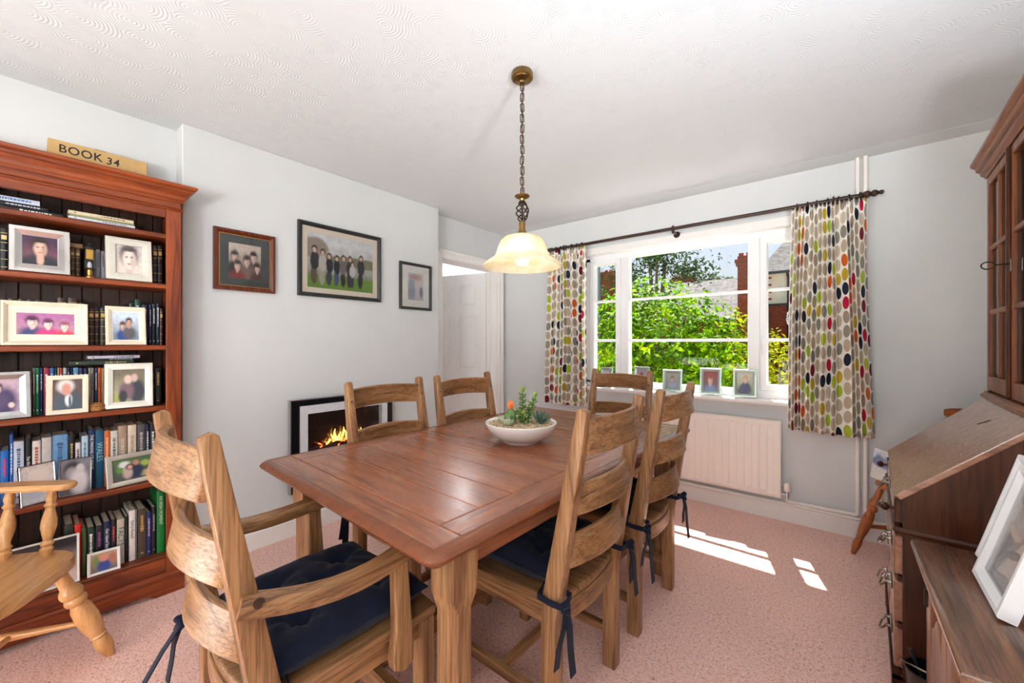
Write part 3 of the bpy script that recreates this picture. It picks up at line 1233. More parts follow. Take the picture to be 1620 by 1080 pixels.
def make_chair(name, label, W=.455, wf=.47, group='ladder-back dining chairs', arms=False):
    t = thing(name, label, 'chair', group=group)
    hw = W / 2 - .023
    for s in (-1, 1):
        inst('rear_post', PM, t, (s * hw, 0, 0))
        inst('front_leg', FLEG, t, (s * (wf / 2 - .03), .212, 0))
    for k, (z, hh, cr) in enumerate(SLATS):
        o = slat_mesh(hw - .012, hh, .042 + .003 * k).build('back_slat', M_OAK['x'], t, (0, rake(z), z), (R(-11), 0, 0), bevel=.003, smooth=True)
        for s in (-1, 1):
            inst('peg', PEG, t, (s * hw, rake(z) + .0285, z - .005), (R(11), 0, 0))
    inst('seat', seat_mesh(wf, W - .03, -.205, .248), t)
    # rails under the seat
    for s in (-1, 1):
        MB().box((s * (W / 2 - .028), .01, .398), (.022, .36, .058), .003).build('side_rail', M_OAK['y'], t)
        MB().box((s * (W / 2 - .026), .008, .135), (.022, .37, .036), .003).build('side_stretcher', M_OAK['y'], t)
    MB().box((0, .218, .398), (wf - .10, .022, .058), .003).build('front_rail', M_OAK['x'], t)
    slat_mesh(hw - .012, .03, .03, .022).build('back_rail', M_OAK['x'], t, (0, -.20, .398), bevel=.003, smooth=True)
    MB().box((0, .01, .135), (W - .075, .024, .034), .003).build('cross_stretcher', M_OAK['x'], t)
    return t


def cushion_mesh(w0=.39, d0=.39, h=.075, seed=1, tufts=((-.1, -.1), (.1, -.1), (-.1, .1), (.1, .1), (0, 0)), crush=0.0):
    rnd = random.Random(seed)
    n = 34
    ph = [rnd.uniform(0, 6) for _ in range(6)]
    def shape(u, v, top):
        a, b = 2 * u - 1, 2 * v - 1
        sx = 1 + .02 * math.sin(3 * b + ph[0])
        sy = 1 + .02 * math.sin(3 * a + ph[1])
        # pincushion corners
        x = a * w0 / 2 * sx * (1 - .05 * (1 - b * b))
        y = b * d0 / 2 * sy * (1 - .05 * (1 - a * a))
        e = max(0, (1 - abs(a) ** 3.2)) * max(0, (1 - abs(b) ** 3.2))
        z = h / 2 * e ** .33
        if top:
            for tx, ty in tufts:
                r = math.hypot(x - tx, y - ty)
                z -= h * .42 * math.exp(-(r / .028) ** 2)
                z -= h * .10 * math.exp(-(r / .065) ** 2) * (1 + .7 * math.sin(7 * math.atan2(y - ty, x - tx) + ph[2]))
            z += .005 * math.sin(38 * x + 9 * math.sin(14 * y + ph[3])) * e * (.4 + .6 * math.sin(5 * y + ph[4]) ** 2)
            z -= crush * math.exp(-((x + .05) / .14) ** 2)
        return x, y, h / 2 + (z if top else -z * .95)
    m = MB()
    m.grid(lambda u, v: shape(u, v, True), n, n)
    m.grid(lambda u, v: shape(u, v, False), n, n, flip=True)
    # piping round the edge
    loop = [shape(i / 20, 0, True) for i in range(20)] + [shape(1, i / 20, True) for i in range(20)] + [shape(1 - i / 20, 1, True) for i in range(20)] + [shape(0, 1 - i / 20, True) for i in range(20)]
    m.tube(loop, .0045, 6, closed=True)
    return m


def ribbon(path, wdt=.022, th=.002):
    pts = [Vector(p) for p in path]
    sect = [(-wdt / 2, -th / 2), (wdt / 2, -th / 2), (wdt / 2, th / 2), (-wdt / 2, th / 2)]
    return pts, sect


def cushion(label, chair, seed, side=1, tie=True, w0=.40, d0=.385, hw=.205, tails=((.0, .17, -.02), (.03, .13, .015)), both=True, crush=0.0, h=.075):
    """cushion lying on a chair seat, tied round the rear posts; same frame as the chair"""
    t = thing('seat_cushion', label, 'cushion', tuple(chair.location), tuple(chair.rotation_euler), 'navy tie-on seat cushions')
    pad = cushion_mesh(w0, d0, h, seed, crush=crush).build('pad', M_NAVY, t, (0, .012, SEATZ - .007), (0, 0, 0), smooth=True, angle=80, fixn=False)
    rnd = random.Random(seed)
    for s in ((-1, 1) if both else (side,)):
        z0 = SEATZ + .022
        px = s * hw
        m = MB()
        # band from the cushion corner round the post
        m.sweep([(s * (w0 / 2 - .03), -.165, z0), (px - s * .030, -.172, z0), (px - s * .032, -.215, z0 - .004), (px - s * .028, -.249, z0 - .006), (px, -.252, z0 - .010), (px + s * .030, -.249, z0 - .012),
                 (px + s * .033, -.21, z0 - .012), (px + s * .031, -.168, z0 - .01), (px, -.162, z0 - .006), (s * (w0 / 2 - .03), -.155, z0)],
                [(-.0022, -.009), (.0022, -.009), (.0022, .009), (-.0022, .009)])
        m.build('tie_band', M_NAVY, t, smooth=True, angle=70)
        kx, ky = px + s * .026, -.256
        k = MB().tube([(kx - .012, ky, z0 - .004), (kx, ky - .012, z0 + .004), (kx + .012, ky - .004, z0 - .008), (kx, ky - .012, z0 - .02), (kx - .012, ky - .002, z0 - .012)], [.009, .012, .011, .012, .008], 8)
        k.build('tie_knot', M_NAVY, t, smooth=True, angle=80)
        for dx, ln, dy in tails:
            L = ln * rnd.uniform(.9, 1.1)
            p = [(kx, ky - .008, z0 - .012), (kx + s * dx * .4, ky - .014 + dy * .3, z0 - .03 - L * .2), (kx + s * dx * .8, ky - .010 + dy * .7, z0 - .03 - L * .6), (kx + s * dx * 1.1, ky - .012 + dy, z0 - .03 - L)]
            MB().sweep(p, [(-.0145, -.0014), (.0145, -.0014), (.0145, .0014), (-.0145, .0014)], up=(0, 1, .2)).build('tie_tail', M_NAVY, t, smooth=True, angle=70)
    return t


# places: (name, label, x, y, rotation)
chair_a = make_chair('dining_chair', 'oak ladder-back chair on the fireplace side, nearest the bookcase', .455)
chair_a.location = (-1.505, 1.180, 0)
chair_a.rotation_euler = (0, 0, R(-90 - 1))


def place(label, x, y, rz):
    c = copy_tree(chair_a)
    c['label'] = label
    c.location = (x, y, 0)
    c.rotation_euler = (0, 0, R(rz))
    return c


chair_b = place('oak ladder-back chair on the fireplace side, in front of the doorway', -1.478, 1.700, -92)
chair_c = place('oak ladder-back chair at the window end of the table', -1.175, 2.345, 180)
chair_1 = place('oak ladder-back chair on the window side, nearest the camera', -.868, 1.215, 90)
chair_2 = place('oak ladder-back chair on the window side, nearest the radiator', -.860, 1.845, 89)

# carver with arms at the near end
carver = make_chair('carver_chair', 'oak ladder-back carver armchair at the near end of the table', .458, .475, None)
carver.location = (-1.153, .532, 0)
carver.scale = (1, 1, 1.012)
carver.rotation_euler = (0, 0, R(0))
for s in (-1, 1):
    path = []
    for k in range(13):
        u = k / 12
        y = -.262 + .545 * u
        x = s * (.226 + .030 * math.sin(PI * min(1, u * 1.15)) + .012 * u)
        z = .695 - .055 * math.sin(PI * u * .95) * (1 - .5 * u) + .004 * u
        path.append((x, y, z))
    sect = [(-.021, -.018), (.021, -.018), (.024, -.012), (.024, .012), (.018, .019), (-.018, .019), (-.024, .012), (-.024, -.012)]
    a = MB().sweep(path, sect)
    a.lathe([(.0, -.018), (.022, -.018), (.026, 0), (.022, .019), (0, .019)], 12, T(path[-1][0], path[-1][1], path[-1][2]))
    a.build('arm', M_OAK['y'], carver, smooth=True, angle=45)
    MB().prism([(.075, .37), (.11, .352), (.135, .365), (.132, .47), (.118, .645), (.075, .645), (.079, .47), (.070, .40)], 'x', s * .250 - .014, s * .250 + .014).build('arm_support', M_OAK['z'], carver, bevel=.004)
    MB().lathe([(.0105, 0), (.0105, .004), (.0, .0042)], 14, T(s * .2535, -.235, .700, ry=s * R(90))).build('arm_bolt', M_PEG, carver, smooth=True)

cushion('navy seat cushion tied to the carver armchair', carver, 4, w0=.42, d0=.43, hw=.206, tails=((-.02, .16, -.11), (.02, .15, -.02)), crush=.012, h=.115)
cushion('plump navy tufted cushion on the window-side chair nearest the camera', chair_1, 8, h=.115)
cushion('navy seat cushion on the window-side chair nearest the radiator', chair_2, 15, h=.10)
cushion('navy seat cushion on the fireplace-side chair nearest the bookcase', chair_a, 23)

# ================================================================ bookcase
RED = dict(dark=(70, 26, 10), mid=(128, 56, 22), light=(168, 82, 34))
M_RED = {a: wood('red_oak_' + a, a, rough=.34, rings=7, pore=.6, coat=.1, **RED) for a in 'xyz'}
M_REDBACK = wood('shaded_back_plank', 'z', (34, 18, 12), (58, 32, 20), (80, 46, 30), rough=.5, rings=5)  # oak darkened, recess shade put into the plank colour
BX, BY = -2.69, 0.128
bc = thing('bookcase', 'tall reddish oak bookcase with moulded cornice, full of books and photographs', 'bookcase', (BX, BY, 0))
BO = (-BX, -BY, 0)   # parts are written in room coordinates
X0, X1 = -2.822, -2.55
Y0, Y1 = -.24, .497
SHZ = {'A': 1.768, 'B': 1.52, 'C': 1.218, 'D': .921, 'E': .557, 'F': .184}
for s in (Y0 + .015, Y1 - .015):
    MB().box(((X0 + X1 - .012) / 2, s, .95), (X1 - X0 - .012, .03, 1.88), .002).build('side_panel', M_RED['z'], bc, BO)
for y0, y1 in ((Y0, Y0 + .058), (Y1 - .058, Y1)):
    MB().box((X1 - .009, (y0 + y1) / 2, (.10 + 1.90) / 2), (.018, y1 - y0, 1.80), .002).build('stile', M_RED['z'], bc, BO)
k = 0
y = Y0 + .03
while y < Y1 - .035:
    y2 = min(y + .064, Y1 - .03)
    MB().box((X0 + .010, (y + y2) / 2, 1.06), (.012, y2 - y - .0022, 1.70 + .09), .0025).build('back_plank', M_REDBACK, bc, BO)
    y = y2
for kx, z in SHZ.items():
    MB().box(((X0 + .018 + X1 - .016) / 2, (Y0 + Y1) / 2, z - .012), (X1 - X0 - .034, Y1 - Y0 - .062, .0235), .004).build('shelf', M_RED['y'], bc, BO)
MB().box((X1 - .009, (Y0 + Y1) / 2, 1.872), (.0178, Y1 - Y0 - .117, .056), .002).build('frieze_rail', M_RED['y'], bc, BO)
MB().box((X1 - .010, (Y0 + Y1) / 2, .137), (.0178, Y1 - Y0 - .117, .074), .002).build('bottom_rail', M_RED['y'], bc, BO)
MB().box(((X0 + X1) / 2, (Y0 + Y1) / 2, 1.93), (X1 - X0 - .004, Y1 - Y0 - .004, .06)).build('top_frieze', M_RED['y'], bc, BO)


def offset_band(prof, xb=-2.694):
    """moulding along the front and returning along both ends; prof = (out, z)"""
    m = MB()
    n = len(prof)
    vs = []
    for corner in range(4):
        for o, z in prof:
            x = X1 + o
            vs.append({0: (xb, Y0 - o, z), 1: (x, Y0 - o, z), 2: (x, Y1 + o, z), 3: (xb, Y1 + o, z)}[corner])
    fs = []
    for c in range(3):
        for j in range(n):
            j2 = (j + 1) % n
            fs.append((c * n + j, c * n + j2, (c + 1) * n + j2, (c + 1) * n + j))
    fs.append(tuple(range(n)))
    fs.append(tuple(3 * n + j for j in range(n))[::-1])
    return m.add(vs, fs)


offset_band([(-.004, 1.884), (.006, 1.885), (.010, 1.891), (.006, 1.897), (-.004, 1.899)]).build('bead_moulding', M_RED['y'], bc, BO)
offset_band([(-.01, 1.925), (.006, 1.926), (.010, 1.936), (.014, 1.942), (.017, 1.956), (.026, 1.966), (.030, 1.974), (.036, 1.977), (.040, 1.988), (.050, 1.992), (.055, 1.996), (.057, 2.004), (.052, 2.009), (-.01, 2.009)]).build('cornice', M_RED['y'], bc, BO)
MB().box(((X0 + X1) / 2, (Y0 + Y1) / 2, 1.984), (X1 - X0, Y1 - Y0, .048)).build('top_board', M_RED['y'], bc, BO)
offset_band([(-.01, .082), (.012, .083), (.013, .092), (.006, .098), (.005, .104), (-.01, .106)]).build('base_moulding', M_RED['y'], bc, BO)
a = Y1 + .011
MB().prism([(Y0 - .011, 0), (Y0 + .10, 0), (Y0 + .12, .016), (Y0 + .15, .024), (Y1 - .15, .024), (Y1 - .12, .016), (Y1 - .10, 0), (a, 0), (a, .083), (Y0 - .011, .083)], 'x', X1 - .012, X1 + .010).build('plinth', M_RED['y'], bc, BO)
for yy in (Y1 + .001, Y0 - .001):
    MB().box((-2.62, yy, .0415), (.146, .018, .083), .002).build('plinth_return', M_RED['x'], bc, BO)

# ---------------------------------------------------------------- books
BOOKS = [
    ('D', -0.059, -0.0516, 0.185, (150, 30, 35), (235, 235, 230), None),
    ('D', -0.051, -0.0436, 0.185, (165, 35, 50), (235, 235, 230), None),
    ('D', -0.043, -0.0326, 0.185, (20, 40, 30), (235, 235, 230), None),
    ('D', -0.03, -0.0256, 0.185, (225, 215, 40), None, None),
    ('D', -0.025, -0.0146, 0.185, (120, 95, 75), (70, 50, 40), None),
    ('D', -0.013, -0.0076, 0.185, (215, 170, 155), None, None),
    ('D', -0.007, 0.0004, 0.185, (140, 85, 75), None, None),
    ('D', 0.001, 0.0054, 0.185, (225, 185, 165), None, None),
    ('D', 0.006, 0.0184, 0.184, (150, 125, 105), (235, 235, 230), None),
    ('D', 0.021, 0.0274, 0.202, (120, 120, 115), (235, 235, 230), None),
    ('D', 0.028, 0.0394, 0.201, (15, 125, 80), (235, 235, 230), None),
    ('D', 0.041, 0.0484, 0.201, (20, 45, 115), (235, 235, 230), None),
    ('D', 0.051, 0.0674, 0.2, (165, 35, 55), (235, 235, 230), None),
    ('D', 0.069, 0.0804, 0.199, (30, 100, 180), (235, 235, 230), None),
    ('D', 0.082, 0.0894, 0.198, (15, 40, 30), (235, 235, 230), None),
    ('D', 0.091, 0.0954, 0.198, (225, 190, 150), None, None),
    ('D', 0.096, 0.1044, 0.198, (170, 55, 40), (235, 235, 230), None),
    ('D', 0.107, 0.1174, 0.197, (185, 200, 205), (60, 60, 70), None),
    ('D', 0.119, 0.1264, 0.197, (24, 28, 36), (235, 235, 230), None),
    ('D', 0.128, 0.1344, 0.196, (24, 44, 90), (235, 235, 230), None),
    ('D', 0.137, 0.1534, 0.196, (100, 150, 190), (235, 235, 230), None),
    ('D', 0.155, 0.1674, 0.195, (35, 30, 90), (235, 235, 230), None),
    ('D', 0.169, 0.1804, 0.194, (22, 26, 60), (235, 235, 230), None),
    ('D', 0.184, 0.1914, 0.193, (165, 158, 140), None, None),
    ('D', 0.192, 0.2014, 0.193, (140, 136, 122), (80, 60, 50), None),
    ('D', 0.204, 0.2124, 0.192, (25, 50, 100), (235, 235, 230), None),
    ('D', 0.214, 0.2234, 0.192, (225, 95, 35), (90, 40, 20), None),
    ('D', 0.225, 0.2364, 0.191, (165, 130, 85), None, None),
    ('D', 0.238, 0.2504, 0.191, (22, 44, 34), (235, 235, 230), None),
    ('D', 0.252, 0.2674, 0.19, (30, 30, 36), (235, 235, 230), None),
    ('D', 0.269, 0.2844, 0.189, (88, 30, 30), (200, 165, 90), None),
    ('D', 0.286, 0.3014, 0.188, (24, 40, 70), (235, 235, 230), None),
    ('D', 0.303, 0.3174, 0.187, (60, 66, 40), (235, 235, 230), None),
    ('D', 0.319, 0.3344, 0.187, (120, 96, 70), None, None),
    ('D', 0.337, 0.3534, 0.186, (40, 34, 60), (235, 235, 230), None),
    ('D', 0.355, 0.3734, 0.185, (30, 60, 50), (235, 235, 230), None),
    ('D', 0.375, 0.3924, 0.184, (70, 26, 26), (200, 165, 90), None),
    ('D', 0.394, 0.4124, 0.183, (20, 28, 44), (235, 235, 230), None),
    ('D', 0.414, 0.4354, 0.182, (22, 30, 26), (200, 165, 90), None),
    ('C', -0.064, -0.0486, 0.193, (58, 36, 24), (205, 175, 110), None),
    ('C', -0.045, -0.0226, 0.195, (58, 36, 24), (205, 175, 110), None),
    ('C', -0.019, 0.0024, 0.195, (58, 36, 24), (205, 175, 110), None),
    ('C', 0.005, 0.0244, 0.194, (58, 36, 24), (205, 175, 110), None),
    ('C', 0.027, 0.0484, 0.193, (58, 36, 24), (205, 175, 110), None),
    ('C', 0.051, 0.0844, 0.193, (58, 36, 24), (205, 175, 110), None),
    ('C', 0.089, 0.1174, 0.21, (58, 36, 24), (205, 175, 110), None),
    ('C', 0.12, 0.1504, 0.212, (58, 36, 24), (205, 175, 110), None),
    ('C', 0.154, 0.1754, 0.192, (58, 36, 24), (205, 175, 110), None),
    ('C', 0.184, 0.2024, 0.171, (62, 26, 24), (200, 165, 90), None),
    ('C', 0.204, 0.2174, 0.172, (48, 24, 26), (200, 165, 90), None),
    ('C', 0.22, 0.2484, 0.174, (40, 32, 20), (215, 180, 90), None),
    ('C', 0.253, 0.2714, 0.173, (40, 26, 20), (200, 165, 90), None),
    ('C', 0.274, 0.2934, 0.18, (30, 40, 34), (200, 165, 90), None),
    ('C', 0.296, 0.3144, 0.176, (50, 30, 24), (200, 165, 90), None),
    ('C', 0.318, 0.3374, 0.202, (24, 40, 34), (200, 165, 90), None),
    ('C', 0.338, 0.3594, 0.222, (26, 70, 58), (235, 235, 230), None),
    ('C', 0.363, 0.3874, 0.199, (24, 34, 52), (235, 235, 230), None),
    ('C', 0.391, 0.4014, 0.201, (24, 44, 86), (235, 235, 230), None),
    ('C', 0.403, 0.4164, 0.205, (18, 24, 38), (235, 235, 230), None),
    ('C', 0.418, 0.4304, 0.209, (16, 42, 56), (235, 235, 230), None),
    ('C', 0.432, 0.4424, 0.185, (66, 26, 30), (200, 165, 90), None),
    ('B', -0.064, -0.0446, 0.179, (20, 22, 24), (225, 200, 140), None),
    ('B', -0.042, -0.0256, 0.17, (40, 28, 24), (200, 165, 90), None),
    ('B', -0.024, -0.0066, 0.164, (50, 30, 22), (200, 165, 90), None),
    ('B', -0.004, 0.0144, 0.173, (34, 26, 24), (200, 165, 90), None),
    ('B', 0.016, 0.0344, 0.167, (60, 36, 24), (200, 165, 90), None),
    ('B', 0.037, 0.0554, 0.177, (44, 30, 22), (200, 165, 90), None),
    ('B', 0.058, 0.0774, 0.17, (36, 26, 22), (200, 165, 90), None),
    ('B', 0.08, 0.0994, 0.178, (56, 34, 24), (200, 165, 90), None),
    ('B', 0.102, 0.1254, 0.174, (40, 26, 20), (200, 165, 90), None),
    ('B', 0.129, 0.1424, 0.136, (92, 62, 38), (200, 165, 90), None),
    ('B', 0.144, 0.1584, 0.137, (84, 54, 34), (200, 165, 90), None),
    ('B', 0.208, 0.2224, 0.142, (150, 148, 158), (90, 90, 100), None),
    ('B', 0.224, 0.2374, 0.136, (172, 170, 180), (90, 90, 100), None),
    ('B', 0.243, 0.2604, 0.155, (120, 30, 34), (235, 235, 230), None),
    ('B', 0.264, 0.2844, 0.171, (40, 34, 44), (235, 235, 230), None),
    ('B', 0.287, 0.3084, 0.17, (36, 46, 40), (235, 235, 230), None),
    ('B', 0.311, 0.3344, 0.18, (60, 40, 32), (200, 165, 90), None),
    ('B', 0.338, 0.3644, 0.183, (40, 28, 26), (200, 165, 90), None),
    ('B', 0.367, 0.4014, 0.192, (52, 30, 28), (200, 165, 90), None),
    ('B', 0.405, 0.4234, 0.198, (46, 24, 24), (200, 165, 90), None),
    ('B', 0.425, 0.4414, 0.201, (40, 22, 24), (200, 165, 90), None),
    ('E', -0.064, -0.0426, 0.227, (24, 110, 200), (230, 50, 90), None),
    ('E', -0.04, -0.0306, 0.291, (36, 100, 190), (235, 235, 230), None),
    ('E', -0.03, -0.0026, 0.259, (200, 205, 222), (70, 100, 140), None),
    ('E', 0.001, 0.0174, 0.267, (24, 24, 28), (235, 235, 230), 'The Weld'),
    ('E', 0.02, 0.0434, 0.252, (228, 218, 214), (190, 90, 70), None),
    ('E', 0.046, 0.0734, 0.261, (206, 200, 196), None, None),
    ('E', 0.076, 0.1214, 0.265, (112, 162, 208), (60, 100, 150), None),
    ('E', 0.124, 0.1424, 0.258, (24, 24, 30), (200, 180, 120), None),
    ('E', 0.144, 0.1604, 0.221, (222, 218, 220), (120, 60, 70), None),
    ('E', 0.163, 0.1834, 0.248, (190, 214, 230), (90, 130, 160), None),
    ('E', 0.185, 0.2044, 0.273, (18, 50, 92), (235, 235, 230), 'THE MAKING OF WALES'),
    ('E', 0.206, 0.2334, 0.266, (20, 92, 130), (150, 200, 215), 'WALES'),
    ('E', 0.235, 0.2544, 0.259, (216, 110, 56), (240, 200, 150), None),
    ('E', 0.256, 0.2804, 0.255, (220, 216, 204), (110, 110, 110), None),
    ('E', 0.282, 0.3124, 0.274, (176, 150, 128), (235, 235, 230), 'DOUBLE EYE'),
    ('E', 0.315, 0.3454, 0.272, (226, 212, 190), (130, 80, 30), 'MOUNTAIN EYE'),
    ('E', 0.349, 0.3784, 0.269, (86, 86, 92), (190, 180, 170), None),
    ('E', 0.38, 0.3944, 0.266, (26, 36, 66), (235, 235, 230), None),
    ('E', 0.396, 0.4164, 0.266, (30, 34, 40), (235, 235, 230), None),
    ('E', 0.418, 0.4374, 0.253, (60, 40, 36), (235, 235, 230), None),
    ('F', 0.109, 0.1364, 0.243, (40, 44, 40), (235, 220, 40), 'LIGAL'),
    ('F', 0.139, 0.1584, 0.236, (222, 40, 36), (245, 220, 60), None),
    ('F', 0.16, 0.1754, 0.213, (84, 100, 56), None, None),
    ('F', 0.178, 0.2014, 0.208, (26, 58, 46), (235, 235, 230), None),
    ('F', 0.204, 0.2274, 0.207, (28, 24, 36), (150, 80, 140), None),
    ('F', 0.23, 0.2524, 0.216, (26, 38, 74), (235, 235, 230), 'Our Island Story'),
    ('F', 0.255, 0.2714, 0.217, (36, 26, 30), (200, 80, 90), None),
    ('F', 0.274, 0.2994, 0.212, (190, 180, 164), (50, 90, 90), 'FACTS'),
    ('F', 0.302, 0.3134, 0.217, (22, 22, 26), None, None),
    ('F', 0.315, 0.3374, 0.242, (226, 220, 216), (60, 60, 60), 'Darcy Bussell'),
    ('F', 0.339, 0.3434, 0.243, (120, 116, 112), None, None),
    ('F', 0.346, 0.3764, 0.237, (72, 60, 50), (190, 150, 80), None),
    ('F', 0.378, 0.3944, 0.21, (30, 44, 104), (190, 160, 190), None),
    ('F', 0.396, 0.4124, 0.232, (20, 22, 24), (150, 150, 150), None),
    ('F', 0.415, 0.4454, 0.307, (20, 120, 56), (220, 235, 210), 'AN IRISH MOMENT'),
]
_matc = {}


def cmat(rgb, rough=.45, kind='book cover'):
    key = (rgb, rough)
    if key not in _matc:
        _matc[key] = plain('%s %d %d %d' % ((kind,) + rgb), rgb, rough, var=.10, nscale=60)
    return _matc[key]


M_PAGES = plain('book_pages', (222, 212, 190), .8, var=.12, nscale=300)


def colour_name(c):
    r, g, b = c
    mx, mn = max(c), min(c)
    v = mx
    s = (mx - mn) / max(1, mx)
    if s < .16:
        return 'black' if v < 50 else 'dark grey' if v < 105 else 'grey' if v < 180 else 'white'
    if v == r and s < .32 and v > 180:
        return 'cream'
    d = 'dark ' if v < 70 else 'pale ' if (v > 180 and s < .5) else ''
    if r >= g >= b:
        if v > 190 and g > 180:
            return 'yellow'
        if s < .62 and v > 100:
            return 'tan'
        if v < 130 and g > .5 * r:
            return 'dark brown' if v < 75 else 'brown'
        return d + ('orange' if g > .42 * r and v > 150 else 'red' if v > 90 else 'maroon')
    if r >= b > g:
        return d + ('pink' if v > 180 else 'crimson' if s > .6 else 'maroon')
    if g >= r and g >= b:
        return d + ('olive' if r > .7 * g else 'green')
    if b >= g >= r:
        return 'navy' if v < 95 else d + 'blue'
    return d + 'purple'


ORD = ['first', 'second', 'third', 'fourth', 'fifth', 'sixth', 'seventh', 'eighth', 'ninth', 'tenth', 'eleventh', 'twelfth', 'thirteenth', 'fourteenth', 'fifteenth', 'sixteenth',
       'seventeenth', 'eighteenth', 'nineteenth', 'twentieth', 'twenty-first', 'twenty-second', 'twenty-third', 'twenty-fourth', 'twenty-fifth', 'twenty-sixth', 'twenty-seventh',
       'twenty-eighth', 'twenty-ninth', 'thirtieth', 'thirty-first', 'thirty-second', 'thirty-third', 'thirty-fourth', 'thirty-fifth', 'thirty-sixth', 'thirty-seventh', 'thirty-eighth', 'thirty-ninth', 'fortieth']
SHN = {'A': 'top', 'B': 'second', 'C': 'third', 'D': 'fourth', 'E': 'fifth', 'F': 'bottom'}
SPX = {'A': -2.62, 'B': -2.655, 'C': -2.655, 'D': -2.655, 'E': -2.662, 'F': -2.625}


def book_mesh(th, h, dp, cover, let, rounded=False):
    """standing book: spine faces +x at x=0, thickness along y (centred), depth towards -x"""
    m = MB()
    c = min(.0022, th * .16)
    m.m = 0
    m.box((-dp / 2, -th / 2 + c / 2, h / 2), (dp, c, h))
    m.box((-dp / 2, th / 2 - c / 2, h / 2), (dp, c, h))
    # gently rounded spine
    n = 5
    pr = [(-.004, -th / 2)] + [(.0035 * math.cos(R(-90 + 180 * k / n)) - .0005, th / 2 * math.sin(R(-90 + 180 * k / n))) for k in range(n + 1)] + [(-.004, th / 2)]
    m.prism(pr, 'z', 0, h)
    m.m = 1
    m.box((-dp / 2 - .002, 0, h / 2), (dp - .008, th - 2 * c, h - .007))
    mats = [cover, M_PAGES]
    if let:
        m.m = 2
        rnd = random.Random(int(th * 1e6) + int(h * 1e5))
        w_ = th * .55
        if let == 'bands':
            for z in (.12, .3, .5, .68, .9):
                m.box((.0032, 0, h * z), (.0008, th * .9, h * .012))
            m.box((.0032, 0, h * .8), (.0008, th * .74, h * .10))
        else:
            z = h * rnd.uniform(.42, .55)
            while z < h * .86:
                l_ = h * rnd.uniform(.015, .05)
                m.box((.0032, 0, z + l_ / 2), (.0008, w_ * rnd.uniform(.45, .75), l_))
                z += l_ + h * .012
            m.box((.0032, 0, h * .10), (.0008, w_ * .6, h * .03))
    return m, mats


cnt = {}
tot = {}
for b in BOOKS:
    tot[b[0]] = tot.get(b[0], 0) + 1
for shf, y0, y1, h, rgb, let, tx in BOOKS:
    i = tot[shf] - cnt.get(shf, 0)
    cnt[shf] = cnt.get(shf, 0) + 1
    th = y1 - y0
    dp = .145 if shf in 'BCDE' else .17
    lm = None
    old = shf in 'BC' and let and let[0] > 190 and let[2] < 150
    m, mats = book_mesh(th, h, dp, cmat(rgb, .38 if old else .45), None if tx else ('bands' if old else 'title' if let else None))
    if not tx and let:
        mats.append(cmat(let, .35))
    rnd = random.Random(int(y0 * 1e5))
    xs = SPX[shf] + rnd.uniform(-.004, .004)
    lab = '%s book, %s from the right on the %s shelf of the bookcase' % (colour_name(rgb), ORD[i - 1], SHN[shf])
    if old:
        lab = '%s leather-bound book with gilt bands, %s from the right on the %s shelf' % (colour_name(rgb), ORD[i - 1], SHN[shf])
    if tx:
        root = thing('book', lab.replace('book,', 'book with lettered spine,'), 'book', (xs, (y0 + y1) / 2, SHZ[shf] + .0005), 0, 'books on the %s shelf' % SHN[shf])
        m.build('cover', mats, root)
        size = {'FACTS': .030, 'WALES': .028, 'AN IRISH MOMENT': .017, 'Darcy Bussell': .0155}.get(tx, min(.015, th * .75))
        tm = text_mesh('spine_title', tx, size, cmat(let, .4))
        wd = max(v.co.x for v in tm.vertices) - min(v.co.x for v in tm.vertices)
        sc = min(1.0, h * .82 / max(.001, wd))
        # reads downwards, facing +x
        M3 = Matrix(((0, 0, 1), (0, 1, 0), (-1, 0, 0))).to_4x4()
        o = inst('spine_title', tm, root, (.0036, 0, h * (.62 if tx != 'AN IRISH MOMENT' else .68)))
        o.rotation_euler = (Matrix(((0, 0, 1), (0, 1, 0), (-1, 0, 0)))).to_euler()
        o.scale = (sc, 1, 1)
    else:
        o = m.build('book', mats, None, (xs, (y0 + y1) / 2, SHZ[shf] + .0005))
        tag(o, lab, 'book', 'books on the %s shelf' % SHN[shf])


def lying(label, y0, y1, z0, z1, rgb, let, x=-2.615, dp=.15, grp='books lying flat in the bookcase', rz=0):
    """book lying flat, spine to the front"""
    th = z1 - z0
    ln = y1 - y0
    m, mats = book_mesh(th, ln, dp, cmat(rgb, .35), 'title' if let else None)
    if let:
        mats.append(cmat(let, .35))
    M = Matrix(((1, 0, 0), (0, 0, -1), (0, 1, 0))).to_4x4()
    me = m.mesh('book', mats)
    me.transform(Matrix(((1, 0, 0, 0), (0, 0, 1, 0), (0, 1, 0, 0), (0, 0, 0, 1))))
    me.flip_normals()
    o = inst('book', me, None, (x, y0, (z0 + z1) / 2), (0, 0, R(rz)))
    return tag(o, label, 'book', grp)


zA = SHZ['A'] + .0005
lying('black book with white lettering lying lowest in the left stack on the top shelf', -.14, .105, zA, zA + .020, (28, 28, 30), (220, 220, 220))
lying('thin black book second from the bottom of the left stack on the top shelf', -.15, .062, zA + .0206, zA + .037, (22, 24, 30), (200, 200, 210), rz=1)
lying('blue-white magazine on top of the left stack on the top shelf', -.16, .040, zA + .0376, zA + .058, (196, 206, 222), (60, 90, 160), rz=-1)
lying('blue-edged book lowest in the right stack on the top shelf', .122, .345, zA, zA + .010, (70, 104, 160), None)
lying('white book second in the right stack on the top shelf', .120, .335, zA + .0106, zA + .021, (226, 226, 228), (120, 120, 130))
lying('olive thin book third in the right stack on the top shelf', .124, .332, zA + .0216, zA + .030, (150, 150, 110), None)
lying('cream book on top of the right stack on the top shelf', .120, .330, zA + .0306, zA + .046, (226, 212, 178), (150, 110, 90))
zD = SHZ['D'] + .0005 + .206
